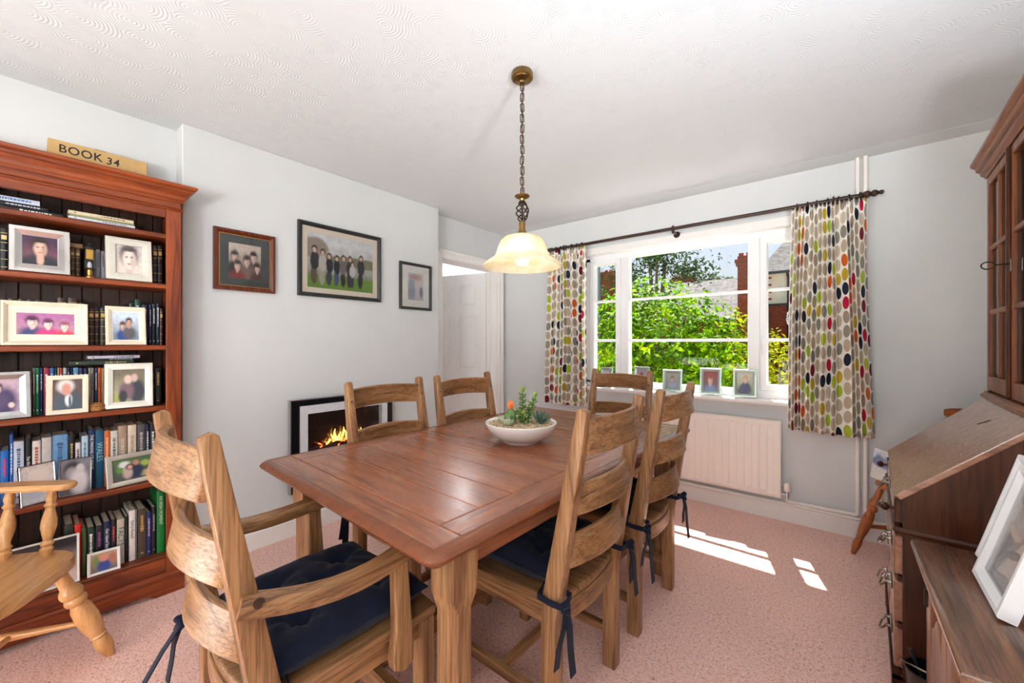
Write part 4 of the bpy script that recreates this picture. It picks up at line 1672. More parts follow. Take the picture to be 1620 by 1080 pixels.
lying('dark green book lying across the row on the fourth shelf', .128, .335, zD, zD + .020, (44, 60, 50), (190, 180, 120), x=-2.66, dp=.13)
lying('thin black book lying second in the pile on the fourth shelf', .180, .350, zD + .0206, zD + .028, (24, 24, 30), (200, 200, 200), x=-2.66, dp=.13)
lying('lilac-white book topping the pile on the fourth shelf', .182, .358, zD + .0286, zD + .042, (206, 204, 222), (90, 90, 120), x=-2.66, dp=.13)
zF = SHZ['F'] + .0005
lying('dark blue book lying flat at the left of the bottom shelf', -.13, .105, zF, zF + .028, (34, 48, 66), (190, 190, 190), x=-2.66)
lying('brown book lying in the middle of the low pile on the bottom shelf', -.12, .09, zF + .0286, zF + .05, (86, 60, 50), (200, 180, 140), x=-2.665)
lying('grey book lying on top of the low pile on the bottom shelf', -.12, .108, zF + .0506, zF + .068, (136, 130, 126), None, x=-2.66)
lying('tan book lying on the short brown books on the second shelf', .122, .166, SHZ['B'] + .1385, SHZ['B'] + .158, (150, 116, 72), None, x=-2.66, dp=.12)

# ---------------------------------------------------------------- ornaments in the bookcase
M_GOLD = plain('gilt_metal', (190, 150, 80), .3, 1.0, var=.2)
lt = thing('brass_lantern', 'small brass and black lantern ornament on the second shelf', 'ornament', (-2.605, .184, SHZ['B'] + .0005))
MB().lathe([(.017, 0), (.017, .006), (.011, .012), (.011, .036), (.016, .042)], 12).build('foot', M_GOLD, lt, smooth=True)
g = MB()
for sx in (-1, 1):
    for sy in (-1, 1):
        g.box((sx * .013, sy * .013, .058), (.004, .004, .034))
g.box((0, 0, .076), (.034, .034, .005), .001)
g.box((0, 0, .043), (.034, .034, .004), .001)
g.build('cage', M_IRON, lt)
MB().lathe([(.008, .045), (.009, .06), (.006, .073)], 10).build('candle', plain('pale_wax', (206, 206, 214), .5), lt, smooth=True)
MB().box((0, 0, .105), (.026, .026, .05), .003).build('panel_case', M_GOLD, lt)
MB().lathe([(.018, .130), (.016, .138), (.006, .146), (.004, .150), (.008, .156), (.0, .160)], 12).build('roof', M_IRON, lt, smooth=True)
M_WICKER = wood('wicker', 'x', (96, 54, 22), (170, 112, 56), (214, 164, 96), rough=.6, scale=4)
nb = thing('wicker_ornament', 'small golden woven wicker ornament between photographs on the fourth shelf', 'ornament', (-2.60, .206, SHZ['D'] + .0005))
for k in range(6):
    ang = R(k * 31)
    rr = .024 - .002 * (k % 3)
    MB().tube([(rr * .9 * math.cos(a_) * math.cos(ang), rr * math.sin(a_), .007 + k * .0042 + .005 * math.cos(a_) * math.sin(ang) ) for a_ in [2 * PI * q_ / 16 for q_ in range(16)]], .0062, 6, closed=True).build('strand', M_WICKER, nb, smooth=True)

# cardboard box lid on top
M_CARD = plain('brown_cardboard', (196, 160, 106), .85, var=.06, nscale=30)
M_INK = plain('black_marker_ink', (24, 22, 22), .6)
bx = thing('cardboard_box', 'flat brown cardboard box lettered BOOK 34 on top of the bookcase', 'box', (-2.70, .228, 2.0095))
MB().box((-.06, 0, .064), (.12, .328, .128), .002).build('carton', M_CARD, bx)
MB().box((-.06, 0, .1295), (.118, .04, .002)).build('tape', plain('parcel_tape', (170, 130, 80), .3), bx)
tm = text_mesh('lettering', 'BOOK', .050, M_INK, .0003, space=1.1, bold=.0006)
o = inst('lettering', tm, bx, (.0004, -.064, .092), scale=(.92, 1.0, 1))
o.rotation_euler = Matrix(((0, 0, 1), (1, 0, 0), (0, 1, 0))).to_euler()
tm = text_mesh('lettering', '34', .046, M_INK, .0003, space=1.15, shear=.08, bold=.0008)
o = inst('lettering', tm, bx, (.0004, .040, .088), scale=(.92, 1.0, 1))
o.rotation_euler = Matrix(((0, 0, 1), (1, 0, 0), (0, 1, 0))).to_euler()

# ================================================================ photo frames
M_CREAMF = plain('cream_painted_frame', (226, 214, 192), .5)
M_SILVER = plain('silver_frame', (206, 206, 206), .22, 1.0, var=.12, nscale=12)
M_PEARL = plain('pearl_silver_frame', (222, 218, 206), .3, .55, var=.1, nscale=8)
M_MIRROR = plain('mirror_bevel', (214, 212, 210), .06, 1.0, var=.02)
M_MOUNT = plain('cream_mount_board', (234, 222, 204), .8, var=.03)
M_WMOUNT = plain('white_mount_board', (232, 230, 226), .8, var=.03)
M_BACKING = plain('black_backing_card', (36, 34, 34), .8)
M_PGLASS = clear_glass('picture_glass', (.99, .99, .99), .55)


def frame_bar_loops(w_, h_, prof):
    """mitred picture frame; prof=(inset,y) closed section, front towards -y, origin bottom centre"""
    n = len(prof)
    vs = []
    for cx, cz in ((-1, 0), (1, 0), (1, 1), (-1, 1)):
        for ins, y in prof:
            vs.append((cx * (w_ / 2 - ins), y, (ins if cz == 0 else h_ - ins)))
    fs = []
    for c in range(4):
        c2 = (c + 1) % 4
        for j in range(n):
            j2 = (j + 1) % n
            fs.append((c * n + j, c2 * n + j, c2 * n + j2, c * n + j2))
    return MB().add(vs, fs)


def picture(name, label, cat, loc, rz, w_, h_, b, dp, fmat, pic, lean=0.0, mount=0.0, mmat=None, mount_tb=None, glass=False, easel=True, bevel_in=.35, group='framed photographs', tilt=0.0, line=None):
    r = dp * math.sin(abs(lean))
    t = thing(name, label, cat, (loc[0], loc[1], loc[2] + r), (-lean, tilt, rz), group)
    y0 = -dp * .0
    prof = [(0, dp), (0, .002), (.002, 0), (b * .45, 0), (b * .93, dp * bevel_in), (b, dp * bevel_in + .001), (b, dp)]
    fo = frame_bar_loops(w_, h_, prof).build('frame', fmat, t)
    iw, ih = w_ - 2 * b, h_ - 2 * b
    yb = dp * .72
    MB().box((0, (yb + dp) / 2 + .0006, h_ / 2), (w_ - b, dp - yb - .002, h_ - b)).build('backing', M_BACKING, t)
    if mount > 0:
        mt = mount_tb if mount_tb is not None else mount
        pr = [(b * .9, yb), (b * .9, yb - .0015), (b + mount - .001, yb - .0015), (b + mount, yb - .0008), (b + mount, yb)]
        vs = []
        n = len(pr)
        for cx, cz in ((-1, 0), (1, 0), (1, 1), (-1, 1)):
            for ins, y in pr:
                iz = ins if ins <= b else b + (ins - b) * mt / mount
                vs.append((cx * (w_ / 2 - ins), y, iz if cz == 0 else h_ - iz))
        fs = []
        for c in range(4):
            c2 = (c + 1) % 4
            for j in range(n):
                fs.append((c * n + j, c2 * n + j, c2 * n + (j + 1) % n, c * n + (j + 1) % n))
        MB().add(vs, fs).build('mount', mmat or M_MOUNT, t)
        iw -= 2 * mount
        ih -= 2 * mt
    if line is not None:
        lb = b + .002
        frame_bar_loops(w_ - 2 * b, h_ - 2 * b, [(0, yb - .002), (0, yb - .006), (.004, yb - .006), (.004, yb - .002)]).build('gilt_slip', line, t, (0, 0, b))
    ph = MB().quad((-iw / 2, yb - .0004, h_ / 2 - ih / 2), (iw / 2, yb - .0004, h_ / 2 - ih / 2), (iw / 2, yb - .0004, h_ / 2 + ih / 2), (-iw / 2, yb - .0004, h_ / 2 + ih / 2), [(0, 0), (1, 0), (1, 1), (0, 1)])
    ph.build('photograph', pic, t, fixn=False)
    if glass:
        MB().box((0, dp * bevel_in + .003, h_ / 2), (w_ - 2 * b + .002, .0012, h_ - 2 * b + .002)).build('glass', M_PGLASS, t)
    if easel:
        ang = R(24) + lean
        hh = h_ * .62
        MB().prism([(dp, hh), (dp + .003, hh), (dp + .003 + hh * math.sin(ang) * .8, hh - hh * math.cos(ang) * 1.0), (dp + hh * math.sin(ang) * .8, hh - hh * math.cos(ang))], 'x', -w_ * .16, w_ * .16).build('easel_back', M_BACKING, t)
    return t


SK, SK2 = (222, 178, 158), (206, 160, 140)
WHT = (238, 236, 232)
P_MAN = photo('print_man_dark_shirt', (70, 44, 70), (120, 78, 92), [(.5, .06, .62, .26, (40, 40, 50))] + person(.5, .60, .30, (48, 34, 34), (216, 176, 156), (40, 40, 50), .16) + [(.5, .18, .10, .2, (206, 164, 146))])
P_WOMAN = photo('print_pale_woman', (206, 196, 192), (214, 206, 196), person(.5, .56, .40, (84, 74, 74), (238, 216, 206), (226, 210, 202), .18))
P_GIRLS = photo('print_three_children', (176, 110, 160), (190, 140, 160), person(.26, .58, .24, (84, 34, 74), (236, 212, 206), (58, 62, 112)) + person(.53, .50, .20, (96, 44, 84), (240, 220, 214), (206, 62, 128)) + person(.82, .40, .19, (150, 86, 110), (244, 222, 214), (214, 62, 90)), asp=1.75)
P_COUPLE = photo('print_couple_by_sea', (204, 218, 236), (120, 136, 150), person(.38, .5, .14, (96, 66, 52), SK, (44, 70, 140)) + person(.62, .62, .15, (56, 44, 40), SK2, (86, 84, 92), .15))
P_DANCE = photo('print_wedding_pair', (206, 176, 192), (196, 170, 188), [(.62, .32, .34, .44, (78, 66, 104)), (.2, .2, .2, .3, (226, 216, 224))] + person(.45, .72, .15, (74, 58, 66), (234, 206, 200), (92, 76, 112)) + [(.8, .2, .08, .08, (230, 206, 204))])
P_GENT = photo('print_white_haired_man', (92, 66, 62), (82, 66, 64), [(.5, .18, .52, .42, (56, 70, 84)), (.52, .32, .12, .2, (226, 226, 232)), (.57, .26, .045, .2, (70, 84, 110)), (.42, .78, .28, .22, (222, 216, 212)), (.45, .68, .16, .2, (206, 140, 124))])
P_PAIR = photo('print_man_and_woman_outdoors', (122, 112, 92), (188, 186, 150), [(.75, .3, .3, .42, (52, 54, 64)), (.4, .34, .24, .28, (120, 92, 104)), (.46, .70, .12, .13, (226, 196, 180)), (.66, .74, .11, .13, (206, 176, 164)), (.14, .14, .16, .14, (168, 172, 92)), (.3, .16, .14, .2, (50, 48, 56))])
P_BABY = photo('print_baby_monochrome', (128, 124, 136), (92, 88, 98), [(.4, .72, .3, .24, (52, 50, 56)), (.36, .6, .2, .18, (150, 146, 152)), (.62, .34, .30, .36, (206, 200, 204)), (.66, .74, .14, .12, (196, 190, 194))])
P_PALE = photo('print_faded_pale', (236, 222, 218), (226, 230, 240), [(.4, .3, .3, .2, (206, 214, 232)), (.6, .7, .3, .2, (240, 226, 216))])
P_GARDEN = photo('print_couple_in_garden', (92, 122, 84), (96, 100, 92), [(.3, .72, .14, .16, (232, 236, 230)), (.2, .5, .1, .12, (108, 160, 80)), (.8, .66, .12, .14, (170, 190, 96)), (.8, .2, .16, .14, (196, 176, 140)), (.56, .36, .18, .32, (54, 66, 92)), (.57, .74, .08, .12, (196, 140, 124)), (.36, .36, .12, .28, (206, 180, 172)), (.42, .6, .1, .14, (78, 54, 54)), (.42, .58, .06, .09, (214, 170, 156))])
P_FAM = photo('print_blue_jumper', (176, 150, 120), (120, 110, 110), [(.2, .6, .14, .3, (120, 140, 80)), (.5, .3, .26, .34, (52, 76, 150)), (.5, .72, .18, .2, (214, 140, 120)), (.82, .6, .14, .3, (176, 110, 90))])
P_FACES = photo('print_two_faces', (40, 38, 46), (196, 176, 170), person(.42, .42, .16, (60, 40, 44), (226, 160, 160), (70, 74, 96)) + person(.74, .46, .15, (64, 44, 50), (228, 166, 170), (206, 186, 180)))
P_BLUE = photo('print_blue_faded', (160, 180, 214), (206, 214, 230), [(.5, .4, .3, .3, (120, 140, 190))])

FG = 'framed photographs in the bookcase'
q90 = R(90)
picture('photo_frame', 'silver mirror frame with a dark-haired man, second shelf of the bookcase', 'photo frame', (-2.575, .041, SHZ['B'] + .0005), q90, .168, .192, .036, .016, M_MIRROR, P_MAN, R(7), group=FG, bevel_in=.55)
picture('photo_frame', 'pale silver frame with a smiling woman, right end of the second shelf', 'photo frame', (-2.575, .313, SHZ['B'] + .0005), q90, .160, .205, .034, .014, M_PEARL, P_WOMAN, R(9), group=FG, bevel_in=.15)
picture('photo_frame', 'wide cream box frame with three children on mauve, third shelf', 'photo frame', (-2.572, .058, SHZ['C'] + .0005), q90, .240, .182, .016, .024, M_CREAMF, P_GIRLS, R(6), .024, M_MOUNT, .030, group=FG)
picture('photo_frame', 'small cream frame with a young couple by water, third shelf', 'photo frame', (-2.575, .302, SHZ['C'] + .0005), q90, .138, .182, .020, .015, M_CREAMF, P_COUPLE, R(9), .005, M_WMOUNT, group=FG)
picture('photo_frame', 'silver frame with a couple in mauve, left end of the fourth shelf', 'photo frame', (-2.572, -.062, SHZ['D'] + .0005), q90 + R(6), .160, .192, .030, .014, M_SILVER, P_DANCE, R(9), group=FG)
picture('photo_frame', 'cream frame with a white-haired man in a suit, fourth shelf', 'photo frame', (-2.572, .117, SHZ['D'] + .0005), q90 - R(4), .124, .168, .019, .014, M_CREAMF, P_GENT, R(9), group=FG, bevel_in=.1)
picture('photo_frame', 'pearly silver frame with a pair outdoors, right end of the fourth shelf', 'photo frame', (-2.585, .312, SHZ['D'] + .0005), q90 - R(6), .168, .212, .030, .014, M_PEARL, P_PAIR, R(11), group=FG, bevel_in=.15)
picture('photo_frame', 'thin chrome frame with a faded pale picture, left side of the fifth shelf', 'photo frame', (-2.585, .040, SHZ['E'] + .0005), q90 + R(26), .110, .165, .006, .010, M_SILVER, P_PALE, R(5), group=FG)
picture('photo_frame', 'thin chrome frame with a monochrome baby, fifth shelf', 'photo frame', (-2.602, .141, SHZ['E'] + .0005), q90 - R(4), .098, .160, .005, .010, M_SILVER, P_BABY, R(5), group=FG)
picture('photo_frame', 'silvery landscape frame with a couple in a garden, fifth shelf', 'photo frame', (-2.592, .333, SHZ['E'] + .0005), q90 + R(9), .192, .145, .022, .014, M_PEARL, P_GARDEN, R(12), group=FG, bevel_in=.12)
picture('photo_frame', 'small white-bordered picture with a blue jumper, bottom shelf', 'photo frame', (-2.572, .228, SHZ['F'] + .0005), q90 - R(3), .106, .100, .011, .008, M_WMOUNT, P_FAM, R(12), group=FG)
picture('photo_frame', 'white-edged dark frame with two faces behind the spindle armchair, bottom shelf', 'photo frame', (-2.574, .045, SHZ['F'] + .0005), q90, .216, .205, .008, .012, M_WMOUNT, P_FACES, R(6), group=FG)
picture('photo_frame', 'faded blue framed picture at the far left of the bottom shelf', 'photo frame', (-2.58, -.14, SHZ['F'] + .0005), q90, .120, .150, .010, .012, M_SILVER, P_BLUE, R(8), group=FG)

# ---------------------------------------------------------------- pictures on the chimney breast
P_FAM1 = photo('print_family_portrait', (206, 190, 176), (120, 96, 90), person(.18, .62, .14, (44, 34, 32), (218, 190, 176), (40, 34, 34)) + person(.76, .66, .14, (44, 32, 30), (220, 190, 178), (96, 80, 74)) + person(.55, .52, .14, (62, 42, 36), (220, 190, 176), (120, 96, 90)) + person(.26, .36, .14, (56, 36, 32), (228, 196, 184), (128, 36, 46)) + person(.88, .34, .12, (56, 38, 34), (226, 194, 182), (84, 52, 50)))
_grp = [(.10, .70, (40, 40, 46), (96, 80, 72)), (.21, .66, (190, 184, 178), (170, 160, 150)), (.31, .60, (44, 46, 58), (60, 66, 80)), (.42, .58, (40, 44, 60), (66, 84, 130)), (.52, .60, (110, 104, 106), (50, 48, 52)), (.62, .60, (56, 52, 54), (50, 46, 50)), (.66, .50, (196, 196, 202), (60, 60, 76)), (.80, .66, (26, 28, 36), (40, 40, 48))]
_bl = [(.5, .10, .9, .16, (108, 146, 52)), (.75, .55, .6, .10, (122, 122, 92)), (.1, .72, .2, .2, (150, 138, 126))]
for x_, h_, tp, lg in _grp:
    _bl += full(x_, .08, h_, (64, 50, 46), (214, 176, 158), tp, lg, .75)
P_GROUP = photo('print_group_in_field', (224, 226, 230), (126, 130, 96), _bl, soft=.18)
P_PORT = photo('print_pale_interior', (206, 206, 214), (196, 190, 200), [(.25, .4, .22, .45, (150, 156, 176)), (.68, .45, .2, .4, (212, 196, 196)), (.5, .85, .4, .12, (190, 160, 156)), (.85, .3, .1, .2, (120, 120, 150))])
M_MAHOG = wood('mahogany_frame', 'z', (54, 18, 8), (92, 36, 16), (128, 58, 26), rough=.25, rings=3)
M_BLACKF = plain('black_painted_frame', (34, 36, 38), .4)
M_SLATEMOUNT = plain('dark_green_grey_mount', (66, 72, 72), .85)
WG = 'framed pictures on the chimney breast'
picture('wall_picture', 'square mahogany and gilt frame with a family portrait, leftmost on the chimney breast', 'picture', (XB + .0245, .819, 1.531), q90, .312, .349, .026, .024, M_MAHOG, P_FAM1, 0, .048, M_SLATEMOUNT, glass=True, easel=False, group=WG, line=M_GOLD)
picture('wall_picture', 'large black frame with a group standing in a field, middle of the chimney breast', 'picture', (XB + .0245, 1.410, 1.537), q90, .598, .488, .026, .024, M_BLACKF, P_GROUP, 0, .036, M_MOUNT, glass=True, easel=False, group=WG)
picture('wall_picture', 'small black portrait frame with pale print, rightmost on the chimney breast', 'picture', (XB + .0205, 2.040, 1.501), q90, .316, .380, .022, .020, M_BLACKF, P_PORT, 0, .058, M_WMOUNT, glass=True, easel=False, group=WG)

# ================================================================ wall fire
fire = thing('wall_fire', 'black and white framed electric wall fire with glowing logs on the chimney breast', 'fireplace', (XB, 1.428, .268))
# local: x=out from wall (+x), y along wall, z up
FW, FH = .746, .597
M_BGLASS = plain('black_glass', (16, 18, 22), .12)
M_CHROME = plain('brushed_steel', (196, 198, 202), .3, 1.0)
M_FSILV = plain('pale_grey_metal', (214, 216, 222), .38, .15)


def ring(m, w0, h0, w1, h1, x0, x1, cz, cz2=None):
    cz2 = cz if cz2 is None else cz2
    o = [(-w0 / 2, cz - h0 / 2), (w0 / 2, cz - h0 / 2), (w0 / 2, cz + h0 / 2), (-w0 / 2, cz + h0 / 2)]
    i = [(-w1 / 2, cz2 - h1 / 2), (w1 / 2, cz2 - h1 / 2), (w1 / 2, cz2 + h1 / 2), (-w1 / 2, cz2 + h1 / 2)]
    vs = [(x0, *p) for p in o] + [(x1, *p) for p in o] + [(x1, *p) for p in i] + [(x0, *p) for p in i]
    fs = []
    for a, b in ((0, 4), (4, 8), (8, 12), (12, 0)):
        for k in range(4):
            k2 = (k + 1) % 4
            fs.append((a + k, a + k2, b + k2, b + k))
    m.add(vs, fs)
    return m


ring(MB(), FW, FH, FW - .012, FH - .012, .001, .040, FH / 2).build('steel_edge', M_CHROME, fire)
ring(MB(), FW - .012, FH - .012, FW - .125, FH - .125, .004, .038, FH / 2).build('black_surround', M_BGLASS, fire)
IW, IH = FW - .205, .405
ring(MB(), FW - .115, FH - .085, IW, IH, .004, .052, FH / 2, FH / 2).build('inner_frame', M_FSILV, fire)
bx_ = MB()
bx_.box((.006, 0, FH / 2), (.004, IW, IH))
bx_.build('firebox_back', plain('dark_reflective_firebox', (46, 36, 34), .15), fire)
MB().box((.0455, 0, FH / 2), (.002, IW + .004, IH + .004)).build('glass', M_PGLASS, fire)
M_LOG = wood('charred_log', 'y', (26, 20, 18), (64, 50, 42), (120, 96, 80), rough=.85)
rnd = random.Random(4)
zb = FH / 2 - IH / 2
for k in range(7):
    y_ = -.21 + .07 * k
    MB().tube([(.025, y_ - .09, zb + .14 + .03 * rnd.random()), (.027, y_, zb + .165 + .02 * rnd.random()), (.025, y_ + .09, zb + .14 + .05 * rnd.random())], [.012, .016, .011], 8).build('log', M_LOG, fire, smooth=True)
M_EMBER = emission('glowing_ember', (255, 96, 40), 1.6)
M_FLAME = emission('flame', (255, 176, 70), 2.4)
for k in range(16):
    y_ = rnd.uniform(-.20, .10)
    MB().lathe([(0, -.006), (.007, -.003), (.008, .002), (0, .006)], 6, T(.035, y_, zb + rnd.uniform(.16, .215), rx=rnd.uniform(-1, 1), s=(.7, 2.2, .8))).build('ember', M_EMBER, fire)
for y_, h_ in ((-.13, .05), (-.10, .085), (-.075, .12), (-.05, .09), (-.03, .125), (-.008, .10), (.02, .07), (.045, .06), (.07, .09), (.095, .08), (.12, .095), (.145, .06)):
    n = 7
    pr = []
    for i in range(n + 1):
        u = i / n
        pr.append((y_ + .011 * math.sin(u * 4 + y_ * 60) - .012 * math.sin(PI * min(1, u * 1.02)) ** .8 * (1 - u * .55), zb + .175 + h_ * u * .85))
    for i in range(n, -1, -1):
        u = i / n
        pr.append((y_ + .011 * math.sin(u * 4 + y_ * 60) + .012 * math.sin(PI * min(1, u * 1.02)) ** .8 * (1 - u * .55) + .0004, zb + .175 + h_ * u * .85))
    MB().prism(pr, 'x', .030, .033).build('flame', M_FLAME, fire)

# ================================================================ pendant lamp
LX, LY = -1.058, 1.364
lamp = thing('pendant_lamp', 'brass pendant lamp with frosted cream bell shade hanging on a chain over the table', 'lamp', (LX, LY, H))
MB().lathe([(.0, -.048), (.012, -.047), (.014, -.040), (.022, -.036), (.040, -.032), (.043, -.028), (.047, -.026), (.047, -.008), (.044, -.004), (.044, 0)], 28).build('ceiling_rose', M_BRASS, lamp, smooth=True)
M_CHAIN = plain('bronze_chain', (84, 66, 42), .38, 1.0, var=.15)


def link_mesh():
    pts = []
    n = 16
    for i in range(n):
        a = 2 * PI * i / n
        x = .0072 * math.cos(a)
        z = .0085 * math.sin(a) + (.0105 if math.sin(a) > 0 else -.0105)
        pts.append((x, 0, z))
    return MB().tube(pts, .0024, 6, closed=True).mesh('chain_link', M_CHAIN, smooth=True)


LM = link_mesh()
zt = -.048
zbot = -.530
nl = 21
for k in range(nl):
    z = zt - .014 + (zbot - zt + .028) * (k / (nl - 1)) if nl > 1 else zt
    inst('chain_link', LM, lamp, (.0012 * math.sin(k * 1.7), 0, z), (0, R(4) * math.sin(k), R(90) * (k % 2) + R(35)))
MB().tube([(0, 0, zt)] + [(.003 * math.sin(k * 1.1), .003 * math.cos(k * 1.3), zt + (zbot - zt) * k / 14) for k in range(1, 14)] + [(0, 0, zbot)], .0016, 6).build('cable', M_CHAIN, lamp, smooth=True)
MB().lathe([(.010, -.556), (.012, -.548), (.030, -.540), (.033, -.535), (.030, -.533), (.012, -.536), (.008, -.528), (.004, -.524), (0, -.523)], 22).build('dish', M_BRASS, lamp, smooth=True)
M_BRONZE = plain('dark_bronze', (66, 54, 44), .42, .9, var=.2)
cg = MB()
for k in range(5):
    pts = []
    for i in range(15):
        u = i / 14
        a = 2 * PI * k / 5 + u * PI * 1.35
        r = .006 + .021 * math.sin(PI * u) ** .8
        pts.append((r * math.cos(a), r * math.sin(a), -.556 - .092 * u))
    MB().tube(pts, .0031, 6).build('cage_wire', M_BRONZE, lamp, smooth=True)
MB().tube([(0, 0, -.55), (0, 0, -.66)], .0045, 8).build('stem', M_BRONZE, lamp, smooth=True)
MB().lathe([(.012, -.646), (.014, -.652), (.013, -.672), (.016, -.685), (.024, -.700), (.034, -.712), (.037, -.718), (.0, -.718)][::-1], 22).build('gallery', M_BRASS, lamp, smooth=True)


def shade_mat():
    t = NT('frosted_cream_glass')
    o = t.obj()
    n = t.noise(o, 11, 4, .65, .8)
    col = t.ramp(n, [(.35, srgb(232, 220, 190)), (.65, srgb(250, 246, 232))])
    d = t.n('BsdfPrincipled')
    t.l(col, d.inputs['Base Color'])
    d.inputs['Roughness'].default_value = .25
    tr = t.n('BsdfTranslucent')
    t.l(col, tr.inputs[0])
    mx = t.n('MixShader')
    mx.inputs[0].default_value = .6
    t.l(d.outputs[0], mx.inputs[1])
    t.l(tr.outputs[0], mx.inputs[2])
    t.l(mx.outputs[0], t.out.inputs[0])
    return t.m


so = [(.026, -.706), (.055, -.708), (.078, -.716), (.094, -.732), (.104, -.755), (.112, -.780), (.120, -.797), (.128, -.804), (.132, -.806), (.150, -.818), (.166, -.830), (.171, -.838), (.168, -.842)]
si = [(.163, -.838), (.148, -.824), (.130, -.811), (.118, -.803), (.108, -.782), (.100, -.756), (.090, -.735), (.075, -.720), (.053, -.712), (.026, -.710)]
sh = MB()
prof = so + si
n = 40
vs = []
for r, z in prof:
    for i in range(n):
        a = 2 * PI * i / n
        vs.append((r * math.cos(a), r * math.sin(a), z))
fs = []
for j in range(len(prof)):
    j2 = (j + 1) % len(prof)
    for i in range(n):
        i2 = (i + 1) % n
        fs.append((j * n + i, j2 * n + i, j2 * n + i2, j * n + i2))
sh.add(vs, fs)
sh.build('lamp_shade', shade_mat(), lamp, smooth=True, angle=60)
MB().lathe([(.0, -.838), (.022, -.832), (.030, -.815), (.028, -.795), (.016, -.772), (.013, -.74), (.0, -.74)], 18).build('bulb', emission('warm_bulb', (255, 236, 200), 2.2), lamp, smooth=True)
pl = bpy.data.lights.new('pendant_glow', 'POINT')
pl.energy = .55
pl.color = (1.0, .90, .74)
pl.shadow_soft_size = .03
po = bpy.data.objects.new('pendant_glow', pl)
C.objects.link(po)
po.location = (0, 0, -.835)
po.parent = lamp

# two out-of-view spot fills, shaped as uplighters, added to brighten ceiling and room
M_HALL_FILL = emission('hall_fill_globe', (250, 250, 255), 6.0)  # glow of the added hall lamp
for gx, gy, tx_, ty_ in ((-.50, -1.25, -1.45, .05), (.58, .42, -.15, 1.45)):
    gl_ = thing('fill_uplighter', 'added fill light shaped as a black uplighter, out of view, %s' % ('standing behind the camera' if gx < 0 else 'standing to the right of the camera by the wall'), 'lamp', (gx, gy, 0))
    MB().lathe([(.0, .0), (.13, 0), (.13, .012), (.02, .022), (.012, .03), (0, .03)], 24).build('base', M_IRON, gl_, smooth=True)
    MB().tube([(0, 0, .02), (0, 0, 1.22)], .011, 10).build('pole', M_IRON, gl_, smooth=True)
    aim = Vector((tx_ - gx, ty_ - gy, H - 1.32))
    qt = aim.to_track_quat('Z', 'Y').to_euler()
    MB().lathe([(.0, -.06), (.05, -.055), (.10, -.01), (.125, .05), (.121, .05), (.095, -.006), (.0, -.045)], 28).build('reflector', M_CHROME, gl_, (0, 0, 1.28), qt, smooth=True)
    d_ = bpy.data.lights.new('fill_uplight', 'SPOT')
    d_.energy = 36.0 if gx < 0 else 50.0
    d_.color = (.88, .95, 1.0)
    d_.spot_size = R(112) if gx < 0 else R(96)
    d_.spot_blend = .9
    d_.shadow_soft_size = .11
    d_o = bpy.data.objects.new('fill_uplight', d_)
    C.objects.link(d_o)
    d_o.location = Vector((0, 0, 1.28)) + aim.normalized() * .06
    d_o.rotation_euler = aim.to_track_quat('-Z', 'Y').to_euler()
    d_o.parent = gl_
M_FILL_PAPER = emission('fill_lantern_paper', (255, 252, 246), 5.0)  # glowing skin of the added lantern fills
for gx, gy, gz in ((-.42, -.85, 1.62), (.40, -.70, 1.45), (-1.72, -.78, .40)):  # three unseen fill lights added, shaped as paper lanterns
    pl_ = thing('fill_lantern', 'added fill light shaped as a paper lantern, unseen behind the camera, %s one' % ('tallest' if gz > 1.5 else 'middle-height' if gz > 1 else 'low'), 'lamp', (gx, gy, 0))
    MB().lathe([(.0, 0), (.12, 0), (.12, .012), (.02, .02), (0, .02)], 24).build('base', M_IRON, pl_, smooth=True)
    MB().tube([(0, 0, .01), (0, 0, gz - .20)], .009, 10).build('pole', M_IRON, pl_, smooth=True)
    MB().lathe([(.0, gz - .2)] + [(.20 * math.sin(PI * k / 16), gz - .20 * math.cos(PI * k / 16)) for k in range(1, 16)] + [(.0, gz + .2)], 28).build('lamp_shade', M_FILL_PAPER, pl_, smooth=True)
    d_ = bpy.data.lights.new('fill_lantern_glow', 'POINT')
    d_.energy = 18.0 if gz > 1 else 20.0
    d_.color = (.95, .975, 1.0)
    d_.shadow_soft_size = .22
    d_o = bpy.data.objects.new('fill_lantern_glow', d_)
    C.objects.link(d_o)
    d_o.location = (0, 0, gz)
    d_o.parent = pl_
hl_ = thing('hall_fill_lamp', 'added round fill lamp, unseen on the hall ceiling beyond the doorway', 'lamp', (-3.75, 3.6, H))  # unseen lamp added to brighten the hall
MB().lathe([(.0, -.09), (.07, -.08), (.10, -.05), (.11, -.01), (.11, 0)], 20).build('lamp_shade', M_HALL_FILL, hl_, smooth=True)
d_ = bpy.data.lights.new('hall_fill_glow', 'POINT')
d_.energy = 15
d_.shadow_soft_size = .1
d_o = bpy.data.objects.new('hall_fill_glow', d_)
C.objects.link(d_o)
d_o.location = (0, 0, -.2)
d_o.parent = hl_

